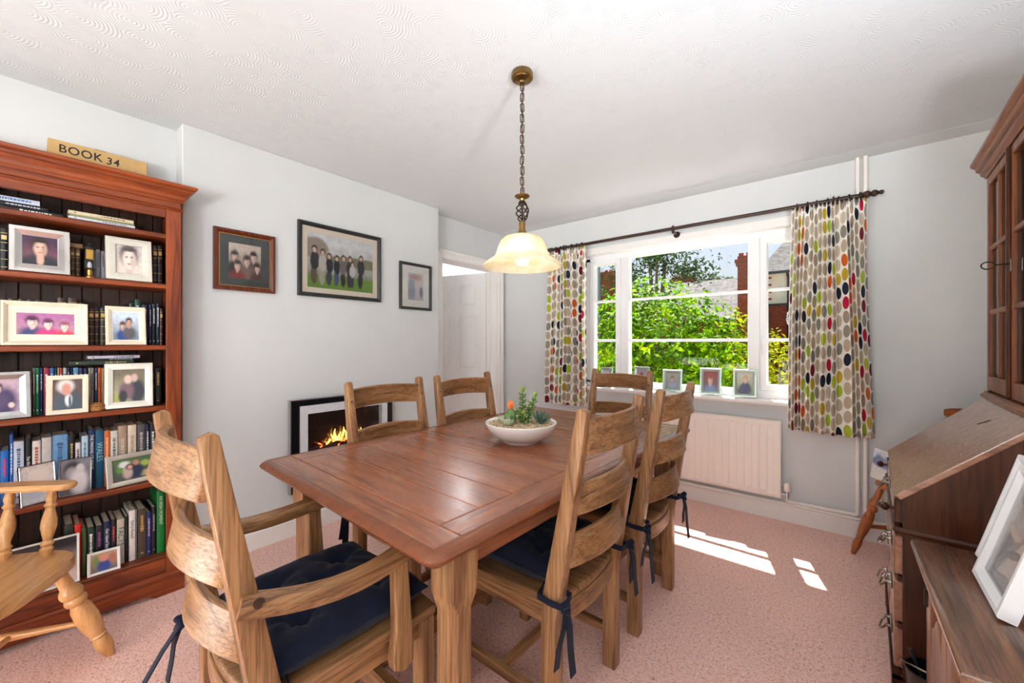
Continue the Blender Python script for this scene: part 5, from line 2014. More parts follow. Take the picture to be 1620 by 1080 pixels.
# ================================================================ bowl of succulents on the table
BWX, BWY = -1.149, 1.472
bowl = thing('planter_bowl', 'wide shallow white ceramic bowl planted with succulents on the table', 'bowl', (BWX, BWY, TZ + .0005))
M_CER = plain('white_ceramic', (232, 228, 226), .22, var=.02)
MB().lathe([(.0, 0), (.084, 0), (.086, .005), (.092, .007), (.118, .020), (.142, .040), (.158, .062), (.1665, .082), (.167, .088), (.1645, .090), (.160, .089), (.152, .074), (.0, .070)], 44).build('dish', M_CER, bowl, smooth=True, angle=50)
rnd = random.Random(9)
gv = MB()
for _ in range(1500):
    r = .154 * math.sqrt(rnd.random())
    a = rnd.uniform(0, 2 * PI)
    s = rnd.uniform(.0025, .0058)
    gv.box((0, 0, 0), (s * 1.6, s * 1.2, s), s * .3, T(r * math.cos(a), r * math.sin(a), .0755 + rnd.uniform(0, .007), rnd.uniform(0, 3), rnd.uniform(0, 3), rnd.uniform(0, 3)))


def gravel_mat():
    t = NT('mixed_gravel')
    n = t.noise(t.obj(), 130, 2, .6)
    t.principled(t.ramp(n, [(.3, srgb(96, 78, 60)), (.45, srgb(186, 160, 122)), (.6, srgb(222, 206, 178)), (.72, srgb(150, 120, 96))]), .8)
    return t.m


g_ = gv.build('gravel', gravel_mat(), bowl, fixn=False)
g_['kind'] = 'stuff'


def leaf(L, W, th, tip=.5, curl=.2, n=6):
    """fleshy leaf along +x, curling up"""
    m = MB()
    vs = []
    k = 8
    for i in range(n + 1):
        u = i / n
        w_ = W * (math.sin(PI * min(1, (u * .92 + .06))) ** tip) if i < n else .0004
        z = curl * L * u * u
        for j in range(k):
            a = 2 * PI * j / k
            vs.append((L * u, w_ / 2 * math.cos(a), z + th / 2 * (w_ / W) * math.sin(a)))
    fs = [tuple(range(k))[::-1], tuple(n * k + j for j in range(k))]
    for i in range(n):
        for j in range(k):
            j2 = (j + 1) % k
            fs.append((i * k + j, i * k + j2, (i + 1) * k + j2, (i + 1) * k + j))
    return m.add(vs, fs)


def succ_mat(name, lo, hi):
    t = NT(name)
    n = t.noise(t.obj(), 60, 3, .6)
    t.principled(t.ramp(n, [(.3, srgb(*lo)), (.7, srgb(*hi))]), .4, 0, .5, Subsurface_Weight=.05)
    return t.m


M_JADE = succ_mat('jade_leaf', (52, 92, 36), (104, 146, 58))
M_JTOP = succ_mat('young_jade_leaf', (96, 146, 50), (156, 190, 80))
M_ALOE = succ_mat('aloe_leaf', (44, 72, 64), (96, 126, 108))
M_ECH = succ_mat('pale_rosette_leaf', (120, 140, 120), (196, 196, 166))
M_CACT = succ_mat('cactus_skin', (66, 104, 60), (122, 150, 92))
M_ORANGE = succ_mat('orange_petal', (216, 88, 36), (246, 140, 70))
JL = leaf(.026, .016, .005, .6, .25).mesh('jade_leaf', M_JADE, smooth=True, angle=70)
JT = leaf(.023, .015, .005, .6, .25).mesh('jade_tip_leaf', M_JTOP, smooth=True, angle=70)
PZ = TZ + .077


def jade(label, x, y, stems):
    t = thing('jade_plant', label, 'plant', (x, y, PZ), 0, 'succulents in the white bowl')
    for (dx, dy, lx, ly, hh) in stems:
        MB().tube([(dx, dy, 0), (dx + lx * .4, dy + ly * .4, hh * .5), (dx + lx, dy + ly, hh)], [.0042, .0035, .0022], 7).build('stem', M_JADE, t, smooth=True)
        nL = int(hh / .0135)
        for k in range(nL):
            u = .12 + .88 * (k + 1) / nL
            px_, py_, pz_ = dx + lx * u, dy + ly * u, hh * u
            for s in range(2):
                a = R(90) * (k % 2) + PI * s + R(20) + dx * 30
                inst('leaf', JT if u > .86 else JL, t, (px_, py_, pz_), (0, R(-16 - 25 * (u > .9)), a), (1, 1, 1))
    return t


jade('tall two-stemmed jade plant in the bowl', BWX + .012, BWY + .014, [(-.012, 0, -.004, .004, .158), (.018, -.004, .030, .022, .135), (.004, .014, .004, .014, .095), (-.004, -.016, -.010, -.024, .070), (.012, -.02, .02, -.03, .055)])
al = thing('aloe_plant', 'dark spiky rosette succulent at the right of the bowl', 'plant', (BWX + .082, BWY + .045, PZ), 0, 'succulents in the white bowl')
AL = leaf(.078, .012, .007, .35, .30).mesh('spike_leaf', M_ALOE, smooth=True, angle=70)
for k in range(22):
    inst('leaf', AL, al, (0, 0, .004), (0, R(-22 - 55 * (k / 22)), R(137.5 * k)), (1 - .25 * k / 22,) * 3)
ct = thing('flowering_cactus', 'stubby green cactus with an orange flower at the left of the bowl', 'plant', (BWX - .052, BWY - .012, PZ), 0, 'succulents in the white bowl')
ct.scale = (1.15, 1.15, 1.2)
cb_ = MB()
vs = []
fs = []
n1, n2 = 20, 9
for j in range(n2):
    u = j / (n2 - 1)
    for i in range(n1):
        a = 2 * PI * i / n1
        r = (.024 * (math.sin(PI * (.22 + .70 * u)) ** .6)) * (1 + .16 * math.cos(5 * a))
        vs.append((r * math.cos(a), r * math.sin(a), .056 * u))
for j in range(n2 - 1):
    for i in range(n1):
        i2 = (i + 1) % n1
        fs.append((j * n1 + i, j * n1 + i2, (j + 1) * n1 + i2, (j + 1) * n1 + i))
fs.append(tuple((n2 - 1) * n1 + i for i in range(n1)))
fs.append(tuple(range(n1))[::-1])
cb_.add(vs, fs).build('body', M_CACT, ct, smooth=True, angle=80)
PT = leaf(.034, .022, .004, .5, .45).mesh('petal', M_ORANGE, smooth=True, angle=70)
for k in range(7):
    inst('petal', PT, ct, (0, 0, .054), (0, R(-66 + (12 if k % 2 else 0)), R(360 / 7 * k)))
for k, (px_, py_, rz_, sc_) in enumerate(((-.02, -.03, 200, 1.0), (.016, -.034, 320, 1.1), (-.036, -.01, 160, .9))):
    inst('pad_leaf', leaf(.045, .03, .01, .5, .1).mesh('pad_leaf', M_ECH, smooth=True, angle=70), ct, (px_ * .5, py_ * .5, .006), (0, R(-18), R(rz_)), (sc_,) * 3)
for nm, lb, x_, y_, sz, cm in (('echeveria', 'pale pink-grey rosette succulent at the far left of the bowl', -.115, .0, .8, M_ECH), ('echeveria', 'flat grey rosette succulent at the front of the bowl', -.012, -.085, 1.15, M_ECH), ('echeveria', 'small dark red rosette between cactus and jade plant', -.018, .03, .8, succ_mat('dark_red_leaf', (70, 34, 30), (120, 64, 52)))):
    ec = thing(nm, lb, 'plant', (BWX + x_, BWY + y_, PZ + .002), 0, 'succulents in the white bowl')
    EL = leaf(.038 * sz, .024 * sz, .006, .5, .4).mesh('rosette_leaf', cm, smooth=True, angle=70)
    for k in range(14):
        inst('leaf', EL, ec, (0, 0, .003), (0, R(-12 - 62 * k / 14), R(137.5 * k)), (1 - .4 * k / 14,) * 3)

# ================================================================ curtain pole and curtains
M_POLE = wood('dark_turned_wood', 'x', (32, 18, 14), (56, 34, 26), (82, 54, 42), rough=.3)
PYc, PZc = 3.222, 2.126
pole = thing('curtain_pole', 'dark turned wooden curtain pole with knobbed finials above the window', 'curtain pole', (-1.0, PYc, PZc))
MB().tube([(-1.17, 0, 0), (1.15, 0, 0)], .0135, 12).build('rod', M_POLE, pole, smooth=True)
fp = [(.0135, 0), (.018, .004), (.018, .012), (.013, .018), (.021, .030), (.023, .042), (.016, .052), (.012, .056), (.020, .066), (.021, .076), (.012, .088), (.009, .092), (.013, .100), (.012, .110), (0, .116)]
MB().lathe(fp, 16, T(1.10, 0, 0, ry=R(90))).build('finial', M_POLE, pole, smooth=True)
MB().lathe(fp, 16, T(-1.12, 0, 0, ry=R(-90))).build('finial', M_POLE, pole, smooth=True)
for x in (-1.0, .0, .98):
    b_ = MB().box((x, .052, -.028), (.02, .104, .016), .003)
    b_.lathe([(.026, 0), (.026, .012), (.016, .02)], 14, T(x, .106, -.028, rx=R(90)))
    b_.tube([(x, 0, -.026), (x, 0, -.014)], .012, 8)
    b_.tube([(x + .0, .021 * math.cos(a), .021 * math.sin(a)) for a in [2 * PI * k / 14 for k in range(14)]], .0055, 6, closed=True)
    b_.build('bracket', M_POLE, pole, smooth=True)
RINGM = MB().tube([(0, .022 * math.cos(a), .022 * math.sin(a)) for a in [2 * PI * k / 16 for k in range(16)]], .0042, 6, closed=True).mesh('ring', M_POLE, smooth=True)


def curtain_mat():
    t = NT('spotted_curtain_cotton')
    uv = t.uv()
    s = t.n('SeparateXYZ')
    t.l(uv, s.inputs[0])
    CW, CH = .066, .088
    cx = t.math('DIVIDE', s.outputs[0], CW)
    ci = t.math('FLOOR', cx)
    wn1 = t.n('TexWhiteNoise', noise_dimensions='1D')
    t.l(ci, wn1.inputs['W'])
    vy = t.math('ADD', t.math('DIVIDE', s.outputs[1], CH), wn1.outputs['Value'])
    ri = t.math('FLOOR', vy)
    fx = t.math('SUBTRACT', t.math('FRACT', cx), .5)
    fy = t.math('SUBTRACT', t.math('FRACT', vy), .5)
    cb = t.n('CombineXYZ')
    t.l(ci, cb.inputs[0])
    t.l(ri, cb.inputs[1])
    wn2 = t.n('TexWhiteNoise', noise_dimensions='2D')
    t.l(cb.outputs[0], wn2.inputs['Vector'])
    wv = t.n('SeparateColor')
    t.l(wn2.outputs['Color'], wv.inputs[0])
    # slightly wobbly ovals
    fx2 = t.math('ADD', fx, t.math('MULTIPLY', t.math('MULTIPLY', fy, t.math('SUBTRACT', wv.outputs[1], .5)), .25))
    d = t.math('SQRT', t.math('ADD', t.math('POWER', t.math('DIVIDE', fx2, .44), 2), t.math('POWER', t.math('DIVIDE', fy, .45), 2)))
    mask = t.mapr(d, 1.02, .96, 0, 1, True)
    BG, GY = srgb(196, 180, 158), srgb(150, 146, 134)
    oc = t.ramp(wv.outputs[0], [(0, BG), (.30, srgb(206, 192, 172)), (.44, GY), (.56, srgb(174, 160, 140)), (.65, srgb(36, 44, 62)), (.73, srgb(216, 104, 36)), (.79, srgb(176, 196, 60)), (.86, srgb(200, 172, 52)), (.92, srgb(188, 30, 62)), (.965, srgb(120, 30, 50))], 'CONSTANT')
    n = t.noise(uv, 260, 2, .6)
    base = t.mix(mask, srgb(250, 247, 241), oc)
    wv2 = t.noise(uv, 900, 1, .5)
    d_ = t.n('BsdfPrincipled')
    t.l(base, d_.inputs['Base Color'])
    d_.inputs['Roughness'].default_value = .85
    d_.inputs['Specular IOR Level'].default_value = .2
    t.l(t.bump(wv2, .15, .002), d_.inputs['Normal'])
    tr = t.n('BsdfTranslucent')
    t.l(base, tr.inputs[0])
    mx = t.n('MixShader')
    mx.inputs[0].default_value = .12
    t.l(d_.outputs[0], mx.inputs[1])
    t.l(tr.outputs[0], mx.inputs[2])
    t.l(mx.outputs[0], t.out.inputs[0])
    return t.m


M_CURT = curtain_mat()


def curtain(label, x0t, x1t, x0b, x1b, seed, folds, zt_=2.118, zb_=.652):
    t = thing('curtain', label, 'curtain', ((x0b + x1b) / 2, PYc, zb_), 0, 'spotted curtains at the window')
    rnd = random.Random(seed)
    xc = (x0b + x1b) / 2
    nu, nv = folds * 14, 34
    ph = [rnd.uniform(-.35, .35) for _ in range(folds + 1)]
    am = [rnd.uniform(.65, 1.25) for _ in range(folds + 1)]
    wob = rnd.uniform(0, 6)

    def P(u, v):
        # v: 0 bottom .. 1 top
        z = zb_ + (zt_ - zb_) * v
        x0 = x0b + (x0t - x0b) * v
        x1 = x1b + (x1t - x1b) * v
        k = u * folds
        i = min(folds - 1, int(k))
        f = k - i
        amp = (am[i] * (1 - f) + am[i + 1] * f)
        pha = (ph[i] * (1 - f) + ph[i + 1] * f)
        body = .042 * amp * (1 - .25 * v)
        head = .012
        blend = max(0, min(1, (v - .93) / .04))
        y = body * math.sin(2 * PI * (k + pha)) * (1 - blend) + head * math.sin(2 * PI * (k * 2)) * blend
        y += .004 * math.sin(9 * v + wob + 3 * u)
        x = x0 + (x1 - x0) * (u + .30 / folds * math.sin(2 * PI * (k + pha) * 2) / (2 * PI) * (1 - blend)) + .006 * math.sin(4 * v + u * 7 + wob)
        z += .004 * math.sin(6 * u + wob) * (1 - v)
        y -= .018 * math.sin(PI * min(1, max(0, (v - .86) / .14))) * .5
        return Vector((x - xc, y, z - zb_))
    # arc length along the bottom third row for the cloth coordinate
    arc = [0]
    for i in range(nu):
        arc.append(arc[-1] + (P((i + 1) / nu, .4) - P(i / nu, .4)).length)
    m = MB()
    m.grid(lambda u, v: P(u, v), nu, nv, lambda u, v: (arc[round(u * nu)], (zt_ - zb_) * v))
    o = m.build('drape', M_CURT, t, smooth=True, angle=180, fixn=False)
    sm = o.modifiers.new('thickness', 'SOLIDIFY')
    sm.thickness = .0022
    nr = 7
    for i in range(nr):
        u = (i + .5) / nr
        x = x0t + (x1t - x0t) * u
        r = inst('ring', RINGM, t, (x - xc, 0, PZc - zb_ - .004), (0, R(8 * math.sin(i * 2)), R(12 * math.sin(i * 3))))
    return t


curtain('left spotted curtain hanging beside the doorway end of the window', -2.175, -1.775, -2.215, -1.765, 2, 8)
curtain('right spotted curtain hanging at the bureau end of the window', -.232, .135, -.268, .172, 5, 8)

# ================================================================ radiator and pipes
M_RAD = plain('cream_white_enamel', (234, 226, 218), .35, var=.015)
rad = thing('radiator', 'white ribbed panel radiator under the window', 'radiator', (-.93, YW, .165))
RW, RH, RYo = 1.26, .525, -.062
m = MB()
pitch = .0475
nr = int(RW / pitch) - 1
x_start = -nr * pitch / 2


def radx(x):
    """depth of the pressed front at x"""
    if x < x_start or x > -x_start:
        return 0
    f = ((x - x_start) / pitch) % 1
    return -.016 * max(0, min(1, (math.cos(2 * PI * (f - .5)) + .5) * 5)) * -1


nu = nr * 10 + 20
def radP(u, v):
    x = -RW / 2 + RW * u
    z = RH * v
    e = max(0, min(1, (v - .07) / .03)) * max(0, min(1, (.93 - v) / .03))
    return (x, RYo + radx(x) * e - (0 if 0.004 < u < .996 and .006 < v < .994 else -.004), z)
m.grid(radP, nu, 30)
m.build('front_panel', M_RAD, rad, smooth=True, angle=60)
b_ = MB()
b_.box((0, RYo + .012, RH / 2), (RW - .004, .016, RH - .004), .003)
b_.build('water_panel', M_RAD, rad)
MB().box((0, RYo + .014, RH + .001), (RW, .036, .006), .002).build('top_grille', M_RAD, rad)
for s in (-1, 1):
    MB().box((s * (RW / 2 - .001), RYo + .014, RH / 2), (.004, .034, RH - .01), .001).build('side_cover', M_RAD, rad)
for x in (-.4, .4):
    MB().box((x, -.02, RH - .1), (.03, .039, .08), .003).build('wall_bracket', M_RAD, rad)
vx = RW / 2 + .035
v_ = MB().lathe([(.012, 0), (.020, .006), (.021, .014), (.020, .050), (.017, .060), (0, .062)], 18, T(vx, RYo + .012, .052))
v_.build('valve_head', M_RAD, rad, smooth=True)
v_ = MB().tube([(RW / 2 - .004, RYo + .012, .030), (vx, RYo + .012, .030)], .008, 10)
v_.tube([(vx, RYo + .012, .052), (vx, RYo + .012, .008)], .010, 10)
v_.build('valve_body', M_CHROME, rad, smooth=True)

M_PIPE = plain('white_painted_pipe', (232, 226, 220), .4, var=.02)


def pipe(label, pts, r=.011):
    o = MB().tube(pts, r, 12).build('heating_pipe', M_PIPE, None, smooth=True, angle=60)
    return tag(o, label, 'pipe', 'painted heating pipes')


pipe('left of two white vertical pipes beside the right curtain', [(.098, 3.312, H), (.098, 3.312, .175), (.096, 3.306, .155), (.08, 3.304, .147), (-.20, 3.302, .146), (-.255, 3.290, .146), (-.265, 3.284, .152), (-.265, 3.280, .172)], .0125)
pipe('right of two white vertical pipes beside the right curtain', [(.135, 3.312, H), (.135, 3.312, .150), (.132, 3.308, .135), (.12, 3.305, .131)], .0125)
pipe('white pipe running along the skirting under the radiator', [(.42, 3.294, .129), (.12, 3.294, .127), (-1.60, 3.294, .127)], .009)

# ================================================================ photographs on the window sill
P_B = [photo('print_toddler_face', (206, 200, 206), (196, 170, 176), [(.5, .5, .3, .36, (222, 180, 176))]),
       photo('print_pink_child', (176, 150, 176), (200, 160, 180), person(.5, .55, .24, (150, 96, 90), (228, 180, 176), (196, 120, 170))),
       photo('print_child_grey', (150, 156, 140), (140, 140, 150), person(.5, .62, .16, (120, 96, 80), (222, 186, 170), (150, 160, 190))),
       photo('print_red_haired_boy', (150, 60, 66), (120, 80, 90), person(.48, .58, .25, (150, 66, 40), (232, 186, 166), (110, 140, 186))),
       photo('print_boy_navy_jumper', (206, 206, 190), (150, 170, 90), [(.5, .2, .42, .28, (58, 56, 100)), (.25, .1, .22, .12, (58, 56, 100))] + person(.56, .70, .16, (196, 156, 100), (236, 196, 176), (58, 56, 104)))]
M_SAGE = plain('grey_green_silver_frame', (176, 190, 180), .3, .7, var=.1, nscale=10)
SG = 'silver photo frames on the window sill'
for (lb, x, y, w_, h_, pi_, rz) in (
        ('silver photo frame leftmost on the window sill, beside the left curtain', -1.645, 3.345, .118, .175, 0, -4),
        ('silver photo frame second from the left on the window sill', -1.318, 3.345, .140, .195, 1, -6),
        ('silver photo frame in the middle of the window sill, child in grey', -1.045, 3.335, .150, .180, 2, 10),
        ('silver photo frame with a red-haired boy, second from the right on the sill', -.758, 3.335, .150, .205, 3, 8),
        ('silver photo frame with a boy in navy, rightmost on the window sill', -.527, 3.330, .150, .205, 4, 6)):
    picture('photo_frame', lb, 'photo frame', (x, y, .8295), R(rz), w_, h_, .026, .014, M_SAGE, P_B[pi_], R(11), group=SG, bevel_in=.3)

# ================================================================ bureau and glazed bookcase on it
BUR = dict(dark=(32, 14, 7), mid=(70, 34, 16), light=(98, 52, 26))
M_BUR = {a: wood('dark_bureau_oak_' + a, a, rough=.42, rings=10, pore=.6, coat=.02, spec=.3, **BUR) for a in 'xyz'}
FAL = dict(dark=(104, 62, 44), mid=(154, 104, 78), light=(182, 134, 106))  # bureau oak lightened, window glare put into the colour
M_FALL = {a: wood('glare_bureau_oak_' + a, a, rough=.28, rings=8, pore=.5, coat=.9, **FAL) for a in 'xyz'}
BURX, BURY, BROT = .158, 1.872, R(-2.5)
bur = thing('writing_bureau', 'dark oak bureau with sloping fall front and brass drop-handle drawers', 'bureau', (BURX, BURY, 0), BROT)
BWd, BDp = .745, .555    # width along y, depth along x
SZ, TZb, SX = .716, 1.0, .296
for y0 in (0, BWd - .02):
    MB().prism([(.012, .10), (.012, .704), (SX, TZb - .014), (BDp, TZb - .014), (BDp, .10)], 'y', y0, y0 + .02).build('side_panel', M_BUR['z'], bur)
MB().box((BDp - .006, BWd / 2, .55), (.01, BWd - .044, .88)).build('back_panel', M_BUR['z'], bur)
MB().box(((SX + BDp) / 2, BWd / 2, TZb - .007), (BDp - SX + .004, BWd + .008, .014), .003).build('top', M_FALL['y'], bur)
# sloping fall: a board lying on the raked edges
nrm = Vector((-(TZb - SZ), 0, SX)).normalized()
p0, p1 = Vector((-.006, 0, SZ - .004)), Vector((SX + .004, 0, TZb - .001))
fl = MB()
vs = []
for y in (-.004, BWd + .004):
    for p, o_ in ((p0, 0), (p1, 0), (p1, -.018), (p0, -.018)):
        q_ = p + nrm * o_
        vs.append((q_.x, y, q_.z))
fl.add(vs, [(0, 1, 2, 3), (7, 6, 5, 4), (0, 4, 5, 1), (1, 5, 6, 2), (2, 6, 7, 3), (3, 7, 4, 0)])
fall = fl.build('fall_front', M_FALL['x'], bur, bevel=.003, segs=2)
u_ = (p1 - p0).normalized()
kq = p0 + (p1 - p0) * .80 + nrm * .001
MB().box((0, 0, 0), (.004, .055, .003), .001, Matrix.Translation((kq.x, .34, kq.z)) @ Matrix.Rotation(-math.atan2(TZb - SZ, SX), 4, 'Y') @ Matrix.Rotation(R(40), 4, 'Z')).build('keyhole_plate', M_IRON, fall)
# waist moulding along both sides and the front
for nm, a, b in (('side', (.0, -.010, .588), (BDp, .012, .606)), ('side', (.0, BWd - .012, .588), (BDp, BWd + .010, .606)), ('front', (-.014, -.010, .588), (.012, BWd + .010, .606))):
    MB().box(tuple((a[i] + b[i]) / 2 for i in range(3)), tuple(b[i] - a[i] for i in range(3)), .006).build('waist_moulding', M_BUR['y' if nm == 'front' else 'x'], bur)
# carcass rails between drawers
for z in (.104, .262, .424, .580, .700):
    MB().box((.016, BWd / 2, z), (.03, BWd - .042, .016)).build('drawer_rail', M_BUR['y'], bur)
M_HANDLE = plain('tarnished_silver_handle', (150, 142, 132), .28, 1.0, var=.2)


def drop_handle(parent, x, y, z):
    h = MB().box((x - .002, y, z), (.004, .085, .030), .002)
    for s in (-1, 1):
        h.lathe([(.006, 0), (.005, .010), (.007, .016), (0, .019)], 8, T(x - .003, y + s * .032, z + .004, ry=R(-90)))
    h.tube([(x - .016, y - .032, z + .004), (x - .026, y - .030, z - .012), (x - .032, y - .014, z - .024), (x - .034, y, z - .027), (x - .032, y + .014, z - .024), (x - .026, y + .030, z - .012), (x - .016, y + .032, z + .004)], .0032, 6)
    return h.build('drop_handle', M_HANDLE, parent, smooth=True)


for z0, z1 in ((.114, .252), (.272, .414), (.434, .570)):
    d = MB().box((.006, BWd / 2, (z0 + z1) / 2), (.030, BWd - .05, z1 - z0 - .004), .004).build('drawer', M_FALL['y'], bur)
    for yy in (.16, BWd - .16):
        drop_handle(d, -.009, yy, (z0 + z1) / 2 + .01)
    MB().box((-.010, BWd / 2, (z0 + z1) / 2 + .015), (.003, .022, .032), .001).build('keyhole_plate', M_HANDLE, d)
d = MB().box((.006, BWd / 2, .650), (.026, BWd - .16, .078), .004).build('drawer', M_FALL['y'], bur)
drop_handle(d, -.007, BWd / 2, .66)
for yy in (.045, BWd - .045):
    lo = MB().box((.006, yy, .650), (.028, .030, .080), .003).build('loper', M_BUR['z'], bur)
    MB().lathe([(.006, 0), (.005, .010), (.013, .018), (.014, .026), (.008, .034), (0, .036)], 12, T(-.008, yy, .655, ry=R(-90))).build('loper_knob', M_BUR['z'], lo, smooth=True)
# bracket base
MB().prism([(-.014, 0), (.07, 0), (.09, .04), (BWd - .09, .04), (BWd - .07, 0), (BWd + .014, 0), (BWd + .014, .098), (-.014, .098)], 'x', -.014, .010).build('base_front', M_BUR['y'], bur)
for y0 in (-.014, BWd - .010):
    MB().prism([(-.014, 0), (.09, 0), (.11, .04), (BDp - .10, .04), (BDp - .08, 0), (BDp, 0), (BDp, .098), (-.014, .098)], 'y', y0, y0 + .024).build('base_side', M_BUR['x'], bur)

CAB = dict(dark=(70, 32, 14), mid=(122, 68, 36), light=(158, 96, 54))
M_CAB = {a: wood('warm_cabinet_oak_' + a, a, rough=.36, rings=8, pore=.55, **CAB) for a in 'xyz'}
cab = thing('glazed_bookcase', 'oak glazed bookcase cabinet with small-paned doors standing on the bureau', 'cabinet', (BURX, BURY, TZb), BROT)
CX0, CX1 = .303, .550
CH_ = .985
for y0 in (.004, BWd - .022):
    MB().box(((CX0 + .022 + CX1) / 2, y0 + .009, CH_ / 2), (CX1 - CX0 - .022, .018, CH_ - .04), .002).build('side_panel', M_CAB['z'], cab)
M_CABIN = plain('shade_painted_interior', (30, 26, 26), .7)  # near-black colour paints in the unlit inside of the cabinet
MB().box((CX1 - .005, BWd / 2, CH_ / 2), (.01, BWd - .05, CH_ - .06)).build('back_panel', M_CABIN, cab)
for z in (.014, .33, .64, CH_ - .03):
    MB().box(((CX0 + CX1) / 2 + .012, BWd / 2, z), (CX1 - CX0 - .03, BWd - .046, .018)).build('shelf', M_CABIN, cab)
# base moulding and cornice: offset bands around front and both ends
def band(prof, mat, nm):
    n = len(prof)
    vs = []
    for c in range(4):
        for o, z in prof:
            vs.append({0: (CX1, -o + .004, z), 1: (CX0 - o, -o + .004, z), 2: (CX0 - o, BWd - .004 + o, z), 3: (CX1, BWd - .004 + o, z)}[c])
    fs = []
    for c in range(3):
        for j in range(n):
            j2 = (j + 1) % n
            fs.append((c * n + j, (c + 1) * n + j, (c + 1) * n + j2, c * n + j2))
    fs.append(tuple(range(n))[::-1])
    fs.append(tuple(3 * n + j for j in range(n)))
    return MB().add(vs, fs).build(nm, mat, cab)


band([(-.02, .0), (.016, .0), (.016, .010), (.008, .016), (.006, .024), (-.02, .026)], M_CAB['y'], 'base_moulding')
band([(-.02, .930), (.004, .930), (.007, .938), (.013, .944), (.016, .950), (.017, .960), (.025, .968), (.028, .974), (.029, .984), (.037, .993), (.041, .999), (.042, 1.009), (-.02, 1.010)], M_CAB['y'], 'cornice')
# two doors, each two panes wide and three high
M_CGLASS = clear_glass('shade_tinted_glass', (.58, .63, .70), 1.0)  # dark tint stands in for the shade behind the panes
dwid = (BWd - .012) / 2
for k in range(2):
    y0 = .006 + k * dwid
    y1 = y0 + dwid - .002
    z0, z1 = .030, .928
    b = .036
    dr = MB()
    dr.box((CX0 + .011, (y0 + y1) / 2, z0 + .03), (.022, y1 - y0, .06), .003)
    dr.box((CX0 + .011, (y0 + y1) / 2, z1 - b / 2), (.022, y1 - y0, b), .003)
    dr.box((CX0 + .011, y0 + b / 2, (z0 + z1) / 2), (.0215, b, z1 - z0 - .01), .003)
    dr.box((CX0 + .011, y1 - b / 2, (z0 + z1) / 2), (.0215, b, z1 - z0 - .01), .003)
    door_o = dr.build('door', M_CAB['z'], cab)
    iz0, iz1, iy0, iy1 = z0 + .06, z1 - b, y0 + b, y1 - b
    MB().box((CX0 + .011, (iy0 + iy1) / 2, (iz0 + iz1) / 2), (.018, .020, iz1 - iz0), .003).build('glazing_bar', M_CAB['z'], door_o)
    hz = (iz1 - iz0) / 3
    for r_ in (1, 2):
        MB().box((CX0 + .011, (iy0 + iy1) / 2, iz0 + hz * r_), (.0185, iy1 - iy0, .020), .003).build('glazing_bar', M_CAB['y'], door_o)
    for r_ in range(3):
        for c_ in range(2):
            ya = iy0 + (iy1 - iy0) / 2 * c_ + (.010 if c_ else 0)
            yb_ = iy0 + (iy1 - iy0) / 2 * (c_ + 1) - (0 if c_ else .010)
            MB().box((CX0 + .012, (ya + yb_) / 2, iz0 + hz * (r_ + .5)), (.003, yb_ - ya, hz - .02)).build('pane', M_CGLASS, door_o)
    if k == 0:
        MB().box((CX0 - .004, y1 - .005, (z0 + z1) / 2), (.012, .022, z1 - z0), .004).build('meeting_strip', M_BUR['z'], door_o)
        ky = y1 - .02
        MB().box((CX0 - .002, ky, .505), (.004, .016, .044), .001).build('keyhole_plate', M_HANDLE, door_o)
        kk = MB().tube([(CX0 + .002, ky, .510), (CX0 - .040, ky, .510)], .0028, 6)
        kk.tube([(CX0 - .054 + .016 * math.cos(a), ky + .002, .510 + .013 * math.sin(a)) for a in [2 * PI * i / 14 for i in range(14)]], .0026, 6, closed=True)
        kk.build('key', M_BRONZE, door_o, smooth=True)
    bl = MB().box((CX0 - .006, (y0 + y1) / 2 + (.09 if k else -.09), .030), (.010, .030, .010), .002).build('bolt', M_BRONZE, cab)
# ================================================================ low sideboard in the near right corner
SB = dict(dark=(58, 32, 20), mid=(104, 66, 44), light=(140, 98, 70))
M_SB = {a: wood('worn_sideboard_oak_' + a, a, rough=.30, rings=10, pore=.95, coat=.7, **SB) for a in 'xyz'}
sx0, sx1, sy0, sy1, sz = .172, .745, 1.075, 1.708, .640
sb = thing('sideboard', 'low oak cabinet with worn moulded top in the near right corner', 'cabinet', (.45, 1.39, 0))
SO = (-.45, -1.39, 0)
ins = .030
# top with rounded front and end edges
tp = MB()
prof = [(0.0, sz - .030), (-.006, sz - .026), (-.012, sz - .016), (-.010, sz - .006), (.0, sz)]
def rect(o):
    return [(sx0 + o, sy0 + o), (sx1, sy0 + o), (sx1, sy1 - o), (sx0 + o, sy1 - o)]
lps = [(.014, sz - .034), (.004, sz - .030), (0, sz - .022), (0, sz - .014), (.004, sz - .006), (.014, sz)]
vs = []
for o_, z in lps:
    vs += [(x, y, z) for x, y in rect(o_)]
fs = [(3, 2, 1, 0), tuple(len(lps) * 4 - 4 + i for i in range(4))]
for j in range(len(lps) - 1):
    for i in range(4):
        i2 = (i + 1) % 4
        fs.append((j * 4 + i, j * 4 + i2, (j + 1) * 4 + i2, (j + 1) * 4 + i))
tp.add(vs, fs)
tp.build('top', M_SB['y'], sb, SO, smooth=True, angle=60)
for y_ in (sy0 + ins + .01, sy1 - ins - .01):
    MB().box(((sx0 + ins + sx1) / 2, y_, (.06 + sz - .034) / 2), (sx1 - sx0 - ins, .02, sz - .034 - .06), .002).build('side_panel', M_BUR['z'], sb, SO)
MB().box((sx1 - .006, (sy0 + sy1) / 2, .33), (.01, sy1 - sy0 - .11, .54)).build('back_panel', M_BUR['z'], sb, SO)
fx = sx0 + ins
MB().box((fx + .012, (sy0 + sy1) / 2, sz - .055), (.022, sy1 - sy0 - 2 * ins - .04, .04), .002).build('top_rail', M_FALL['y'], sb, SO)
